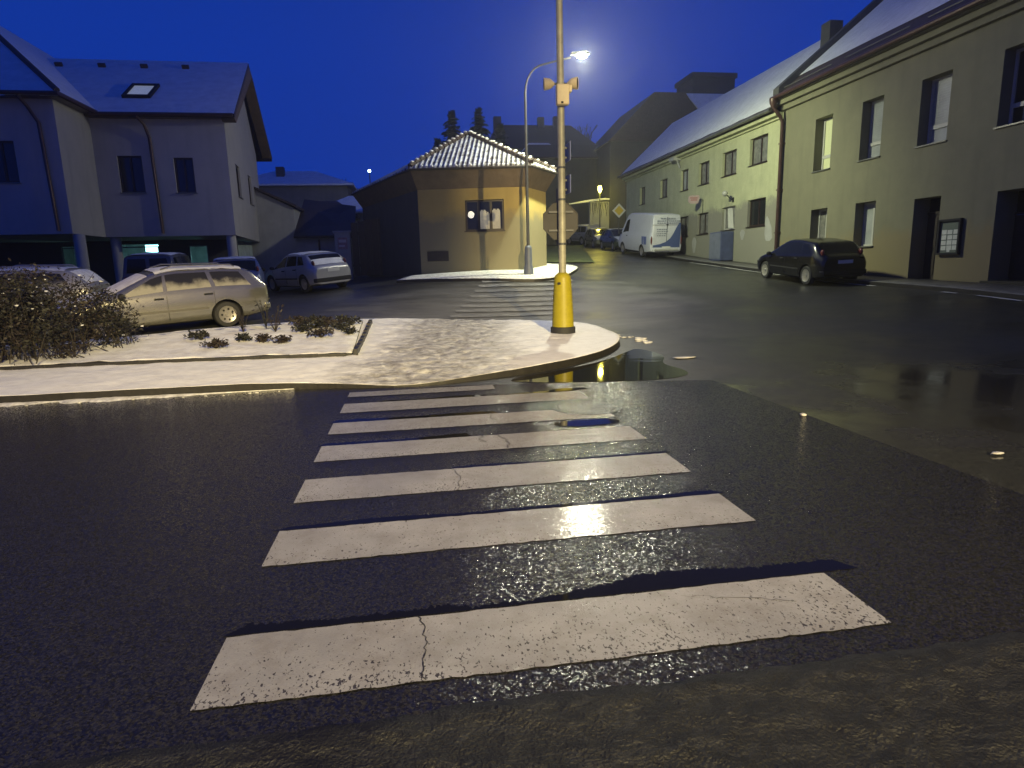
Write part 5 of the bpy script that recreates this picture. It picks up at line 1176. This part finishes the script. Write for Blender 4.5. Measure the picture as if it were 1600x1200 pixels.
    mb = MB(); zz = .36 if kind != 'van' else .42
    mb.slab([(-c.L / 2 - .03, -c.W / 2 * .86, zz), (-c.L / 2 - .03, c.W / 2 * .86, zz), (-c.L / 2 + .12, c.W / 2 * .94, zz), (-c.L / 2 + .12, -c.W / 2 * .94, zz)], (0, 0, .15)); mb.build('rear_bumper', pm if 'bumper' not in opts else dk, root, bevel=.03)
    if kind in ('estate', 'hatch', 'suv'):
        for s_ in (1, -1):
            mb = MB()
            for i in range(12):
                xa = c.xr + .42 + (c.xf - c.xr - .84) * i / 12; xb = c.xr + .42 + (c.xf - c.xr - .84) * (i + 1) / 12
                mb.slab([(xa, s_ * (c.hw(xa) - .002), .50), (xb, s_ * (c.hw(xb) - .002), .50), (xb, s_ * (c.hw(xb) - .002), .545), (xa, s_ * (c.hw(xa) - .002), .545)], (0, s_ * .014, 0))
            mb.build('side_moulding', dk if kind != 'estate' else SHADE, root)
        mb = MB()
        for s_ in (1, -1):
            for xx in (wins[0][1] - .045, wins[1][1] - .03, wins[0][0] + .06):
                w = c.hw(xx); mb.box(xx - .004, xx + .004, s_ * (w * .99) - .006, s_ * (w * .99) + .010, c.sill + .12, c.belt(xx) - .06)
        mb.build('door_gap', dk, root)
    if kind == 'estate':
        for s_ in (1, -1):
            mb = MB(); mb.tube([(-1.6, s_ * .50, 1.44), (-1.5, s_ * .50, 1.50), (-.2, s_ * .52, 1.53), (.05, s_ * .53, 1.46)], .018, 6); mb.build('roof_rail', pm, root)
    return c
silver = thing('estate_car', 'silver beige estate car with snowy windscreen parked side-on behind the bare shrub', 'car')
c = make_car(silver, 'estate', paint('champagne_paint', (.40, .385, .31), .26, .85), ('snow', 'frost')); place_car(silver, -5.98, 16.28, math.pi + .56)
white = thing('estate_car', 'pale estate car at the left edge, only its snowy roof showing over the shrub', 'car')
make_car(white, 'estate', paint('pale_paint', (.4, .4, .4)), ('snow', 'frost')); place_car(white, -10.7, 18.6, math.pi + .1)
blk = thing('hatchback', 'black hatchback seen from behind, parked at the kerb in front of the olive house', 'car')
c = make_car(blk, 'hatch', paint('black_paint', (.004, .004, .005), .25, .0, .3), ('snow_',)); place_car(blk, 14.0, 20.75, math.pi / 2 - .02)
blue = thing('hatchback', 'dark blue hatchback with a snowy rear window parked under the arcade corner', 'car')
make_car(blue, 'hatch', paint('blue_paint_car', (.10, .13, .26)), ('snow',)); place_car(blue, -6.35, 24.6, math.pi / 2 + .25)
pale = thing('hatchback', 'pale hatchback with snow over its roof and half-cleared rear window, in front of the garage', 'car')
c = make_car(pale, 'hatch', paint('pale_metallic_paint', (.40, .40, .42)), ('snow', 'bumper')); place_car(pale, -4.2, 26.6, math.radians(128))
c.topstrip('rear_window_snow', M['roof_snow'], pale, -1.96, -1.70, .84, .86, .012, .006)
mpv = thing('family_van', 'dark small van with twin rear windows parked behind the silver estate by the shop window', 'car')
c = make_car(mpv, 'suv', paint('dark_grey_paint', (.09, .09, .10)), ('snow',)); place_car(mpv, -8.55, 23.9, math.pi / 2 + .1)
for s_ in (1, -1):
    mb = MB(); mb.slab([(-1.962, s_ * .06, 1.12), (-1.962, s_ * .64, 1.12), (-1.945, s_ * .56, 1.56), (-1.945, s_ * .06, 1.56)], (.008, 0, 0)); mb.build('rear_window', MG, mpv)
van = thing('delivery_van', 'white high-roofed delivery van with a blue sweep across its rear doors', 'van')
vp = paint('white_van_paint', (.60, .61, .66), .35, .05)
c = make_car(van, 'van', vp, ()); place_car(van, 14.35, 37.2, math.pi / 2 + .03)
xr_ = -2.66
mb = MB()
for (pts) in ([(-.82, .62), (-.82, 1.95), (-.72, 1.98), (-.56, 1.72), (-.40, 1.40), (-.22, 1.12), (.05, .92), (.40, .80), (.80, .74), (.80, .62)],):
    mb.slab([(xr_ - .004, y, z) for y, z in pts], (-.004, 0, 0))
mb.build('blue_sweep', mat('blue_vinyl', (.06, .09, .22), .4), van)
mb = MB(); mb.box(xr_ - .005, xr_ + .02, -.008, .008, .6, 2.3); mb.box(xr_ - .006, xr_ + .02, -.88, .88, 1.855, 1.868); mb.box(xr_ - .03, xr_, -.06, .06, 1.84, 1.90); mb.build('door_gap', M['dark'], van)
mb = MB()
for (z, y0, y1) in ((2.22, -.52, .42), (2.08, -.74, .62), (1.96, -.74, .62), (1.62, -.06, .62), (1.50, -.06, .60), (1.38, .0, .62), (1.27, .08, .60)):
    y = y1
    while y > y0 + .05:
        w = random.uniform(.06, .15); mb.box(xr_ - .008, xr_ - .004, max(y0, y - w), y, z - .025, z + .028); y -= w + .035
mb.build('lettering', mat('grey_vinyl_letters', (.22, .24, .30), .5), van)
mb = MB(); mb.box(xr_ - .09, xr_ - .0, -.7, .7, .44, .55); mb.build('rear_step', M['white'], van, bevel=.01)
mb = MB()
for sy in (1,):
    for (x0, x1, z0, z1, y_) in ((-2.1, -1.75, .75, 1.9, 0), (-1.65, -1.45, .75, 1.55, 0)):
        mb.slab([(x0, .992, z0), (x1, .992, z0), (x1 + .1, .985, min(z1, 1.2)), (x0 + .02, .985, min(z1, 1.2))], (0, .004, 0))
mb.build('blue_stripe', mat('blue_vinyl_side', (.10, .13, .32), .4), van)
fc = [('green_car', 'dark green car facing down the street, parked just ahead of the white van', (.06, .08, .05), 15.0, 44.6, -math.pi / 2, 'hatch'), ('olive_car', 'olive grey car with headlamps towards us, second ahead of the white van', (.13, .13, .08), 15.35, 50.4, -math.pi / 2 - .05, 'hatch'), ('grey_car', 'pale grey car farthest up the street, on the bend below the garden wall', (.30, .31, .33), 15.6, 56.0, math.pi / 2 + .25, 'suv')]
for nm, lb_, col, x, y, a, kd in fc:
    t = thing('parked_car', lb_, 'car', group='cars parked up the street'); make_car(t, kd, paint(nm + '_paint', col), ('snow',)); place_car(t, x, y, a)

# ---------------------------------------------------------------- vegetation
def leaf(mb, p, size, up=.0):
    a = random.uniform(0, 2 * math.pi); t = random.uniform(-.9, .9); d = Vector((math.cos(a) * math.cos(t), math.sin(a) * math.cos(t), math.sin(t) + up)).normalized()
    b = d.cross(Vector((random.uniform(-1, 1), random.uniform(-1, 1), random.uniform(-1, 1)))).normalized(); L = size * random.uniform(.6, 1.3); w = L * .42
    p = Vector(p); mb.add([p, p + d * L * .5 + b * w * .5, p + d * L, p + d * L * .5 - b * w * .5], [(0, 1, 2, 3)])
random.seed(11)
hb = thing('shrub', 'big tangled leafless-brown shrub filling the left end of the snowy bed', 'shrub', (-7.9, 12.9, gz(-7.9, 12.9) + .12))
HB = Vector(hb.location)
fol, snw, stm = MB(), MB(), MB()
def hedge_h(x, y): return 1.44 + .22 * noise.noise((x * .9, y * .9, 8)) + .10 * noise.noise((x * 3, y * 3, 8))
def in_hedge(x, y):
    e = (x + 12) / 6.5; xr = -5.95 + .35 * noise.noise((0, y * 1.3, 2)) + (.35 if y > 12.6 else -.1)
    return x < xr and (11.50 + .15 * noise.noise((x * 1.2, 0, 4))) < y < 13.75
clumps = []
while len(clumps) < 900:
    x, y = random.uniform(-12.5, -5.4), random.uniform(11.3, 14.7)
    if not in_hedge(x, y): continue
    ed = min(1, (-5.6 - x) / 1.1, max(.45, (y - 11.2) / .6)); h = hedge_h(x, y) * (.55 + .45 * max(.0, ed) ** .6); z = h * random.uniform(.02, 1) ** .75
    clumps.append((x, y, z, h))
for (x, y, z, h) in clumps:
    fol.mi = 0 if random.random() < .5 else 1
    for k in range(52):
        p = (x + random.gauss(0, .13) - HB.x, y + random.gauss(0, .13) - HB.y, max(.02, z + random.gauss(0, .11)))
        if random.random() < .006 and z > .45 * h: snw.blob(Vector(p) + Vector((0, 0, .02)), random.uniform(.010, .026), 1, .35, (1.3, 1.3, .7))
        else: leaf(fol, p, .075)
    if random.random() < .5:
        b0 = Vector((x + random.gauss(0, .2) - HB.x, y + random.gauss(0, .2) - HB.y, 0)); t_ = Vector((x - HB.x, y - HB.y, z)); e_ = t_ + Vector((random.gauss(0, .12), random.gauss(0, .12), random.uniform(.08, .32)))
        stm.tube([b0, b0.lerp(t_, .5) + Vector((random.gauss(0, .05), random.gauss(0, .05), .05)), t_, e_], [.011, .008, .006, .003], 4, cap=False)
fol.build('foliage', [M['foliage'], M['foliage_brown']], hb, recalc=False); stm.build('branches', M['twig'], hb, recalc=False); snw.build('snow_flecks', M['roof_snow'], hb)['kind'] = 'stuff'
# frost-bitten plants in the bed (each clump one thing)
spots = [(-3.05, 13.0, .30), (-2.45, 14.3, .26), (-1.95, 13.5, .34), (-1.62, 14.5, .30), (-2.05, 15.2, .38), (-1.75, 15.75, .26), (-2.75, 15.5, .34), (-3.35, 14.9, .55), (-3.75, 12.5, .30), (-2.25, 14.7, .40), (-2.62, 13.0, .2), (-4.35, 13.6, .30), (-3.05, 14.4, .5), (-1.5, 15.3, .36), (-1.85, 14.9, .32), (-2.4, 15.8, .3), (-3.7, 14.3, .46), (-1.4, 14.0, .2), (-2.55, 15.05, .32), (-3.45, 13.3, .22)]
for i, (x, y, h) in enumerate(spots):
    base = (x, y, gz(x, y) + .15); mb = MB()
    stalky = i in (7, 12, 16)
    for k in range(9 if stalky else 22):
        a = random.uniform(0, 6.28); sprd = random.uniform(.1, .55 if stalky else .95); hh = h * random.uniform(.5, 1.1) * (1.2 if stalky else .65)
        p1 = Vector((math.cos(a) * sprd * h * .5, math.sin(a) * sprd * h * .5, hh * .65)); p2 = p1 + Vector((math.cos(a) * sprd * h * .45, math.sin(a) * sprd * h * .45, hh * (.35 if stalky else .05)))
        mb.tube([(0, 0, 0), p1, p2], [.008, .006, .003], 4, cap=False)
        for j in range(2 if stalky else 9): leaf(mb, p1.lerp(p2, random.random()) + Vector((random.gauss(0, .03), random.gauss(0, .03), random.gauss(0, .02))), .085)
    for j in range(5): mb.add(*(lambda q: ([tuple(v) for v in q], [(0, 1, 2, 3)]))([Vector((random.gauss(0, h * .3), random.gauss(0, h * .3), h * .3)) + d for d in (Vector((0, 0, 0)), Vector((.05, 0, .01)), Vector((.06, .05, 0)), Vector((0, .05, 0)))]))
    if stalky: L_, cat_ = 'thin upright dry stalks standing in the snowy bed', 'dry stalks'
    else: L_, cat_ = 'low frost-bitten leafy plant poking out of the snowy bed', 'plant'
    o = mb.build('withered_plant', M['foliage'] if i % 2 else M['foliage_brown'], recalc=False); o.location = base; tag(o, L_, cat_, 'withered plants in the snowy bed')
def conifer(x, y, z0, h, r, label):
    t = thing('conifer_tree', label, 'tree', (x, y, z0), group='dark trees behind the ochre house'); mb = MB(); mb.tube([(0, 0, 0), (0, 0, h * .97)], [h * .018, .02], 7); mb.build('trunk', M['bark'], t)
    mb = MB(); lev = int(h * 3.6)
    for i in range(lev):
        f = i / lev; z = h * (.1 + .9 * f); rr_ = r * (1 - f) ** .85 + .12; nb_ = max(8, int(22 * (1 - f) + 8))
        for k in range(nb_):
            a = random.uniform(0, 6.28); L = rr_ * random.uniform(.65, 1.15); dr = -.28 * L + random.uniform(-.1, .15)
            for q in range(5):
                s0, s1 = q / 5, (q + 1.3) / 5; c0 = Vector((math.cos(a) * L * s0, math.sin(a) * L * s0, z + dr * s0)); c1 = Vector((math.cos(a) * L * s1, math.sin(a) * L * s1, z + dr * s1 + random.uniform(-.1, .06)))
                w = .34 * (1 - s0 * .6); n_ = Vector((-math.sin(a), math.cos(a), random.uniform(-.5, .5))) * w
                mb.add([c0 - n_, c0 + n_, c1 + n_ * .4, c1 - n_ * .4], [(0, 1, 2, 3)])
    mb.build('crown', M['conifer'], t, recalc=False)
conifer(3.55, 49, 3, 10.3, 3.2, 'dark spruce with the lower pointed top behind the ochre roof')
conifer(5.5, 48.6, 3, 10.4, 3.4, 'dark spruce with the tallest pointed top behind the ochre roof')
conifer(2.5, 50.2, 3, 8.6, 2.6, 'short dark spruce at the left end of the trees behind the ochre roof')
conifer(7.3, 50, 3, 9.6, 3.0, 'dark spruce merging with the long house, right end of the spruces')
def bare_tree(x, y, z0, h, label, sd, m=None):
    random.seed(sd); t = thing('bare_tree', label, 'tree', (x, y, z0), group='bare trees on the skyline'); tr, tw = MB(), MB()
    def grow(mbx, p, d, L, r, n):
        q = p + d * L; (tr if n > 3 else tw).tube([p, q], [r, r * .68], 5, cap=False)
        if n == 0: return
        for k in range(3 if n > 1 else 4):
            a = random.uniform(0, 6.28); sp_ = random.uniform(.3, .75); u = d.cross(Vector((.3, .2, 1))).normalized(); v = d.cross(u)
            nd = (d + (u * math.cos(a) + v * math.sin(a)) * sp_ + Vector((0, 0, .08))).normalized(); grow(mbx, q if k else p.lerp(q, .75), nd, L * random.uniform(.62, .82), r * .62, n - 1)
    grow(tr, Vector((0, 0, 0)), Vector((.03, 0, 1)), h * .27, h * .028, 5); tr.build('trunk', M['bark'], t, recalc=False); tw.build('crown', M['twig'], t, recalc=False)
bare_tree(-5.9, 66, 3, 9.6, 'rounded bare tree on the skyline left of the tiny street lamp', 3)
bare_tree(-8.6, 68, 3, 8.4, 'small bare tree just right of the apartment gable on the skyline', 5)
bare_tree(-1.5, 67, 3, 8.8, 'bare tree on the skyline right of the tiny street lamp', 8)
bare_tree(20.2, 76, 5, 14.5, 'tall faint bare tree in the lamp glow left of the big dark hall', 13)
bare_tree(24.2, 84, 5, 17, 'faint bare tree rising right behind the ridge of the big dark hall', 21)

# ---------------------------------------------------------------- thin winter mist
hz = MB(); hz.box(-70, 70, -45, 117, -1.2, 30)
hzm = bpy.data.materials.new('mist'); hzm.use_nodes = True; nt = hzm.node_tree; nt.nodes.clear()
pv = nt.nodes.new('ShaderNodeVolumePrincipled'); pv.inputs['Color'].default_value = (.9, .93, 1, 1); pv.inputs['Density'].default_value = HAZE; pv.inputs['Anisotropy'].default_value = .72
mo = nt.nodes.new('ShaderNodeOutputMaterial'); nt.links.new(pv.outputs[0], mo.inputs['Volume'])
if HAZE > 0:
    ho = hz.build('haze', hzm); ho['kind'] = 'stuff'; ho.display_type = 'WIRE'
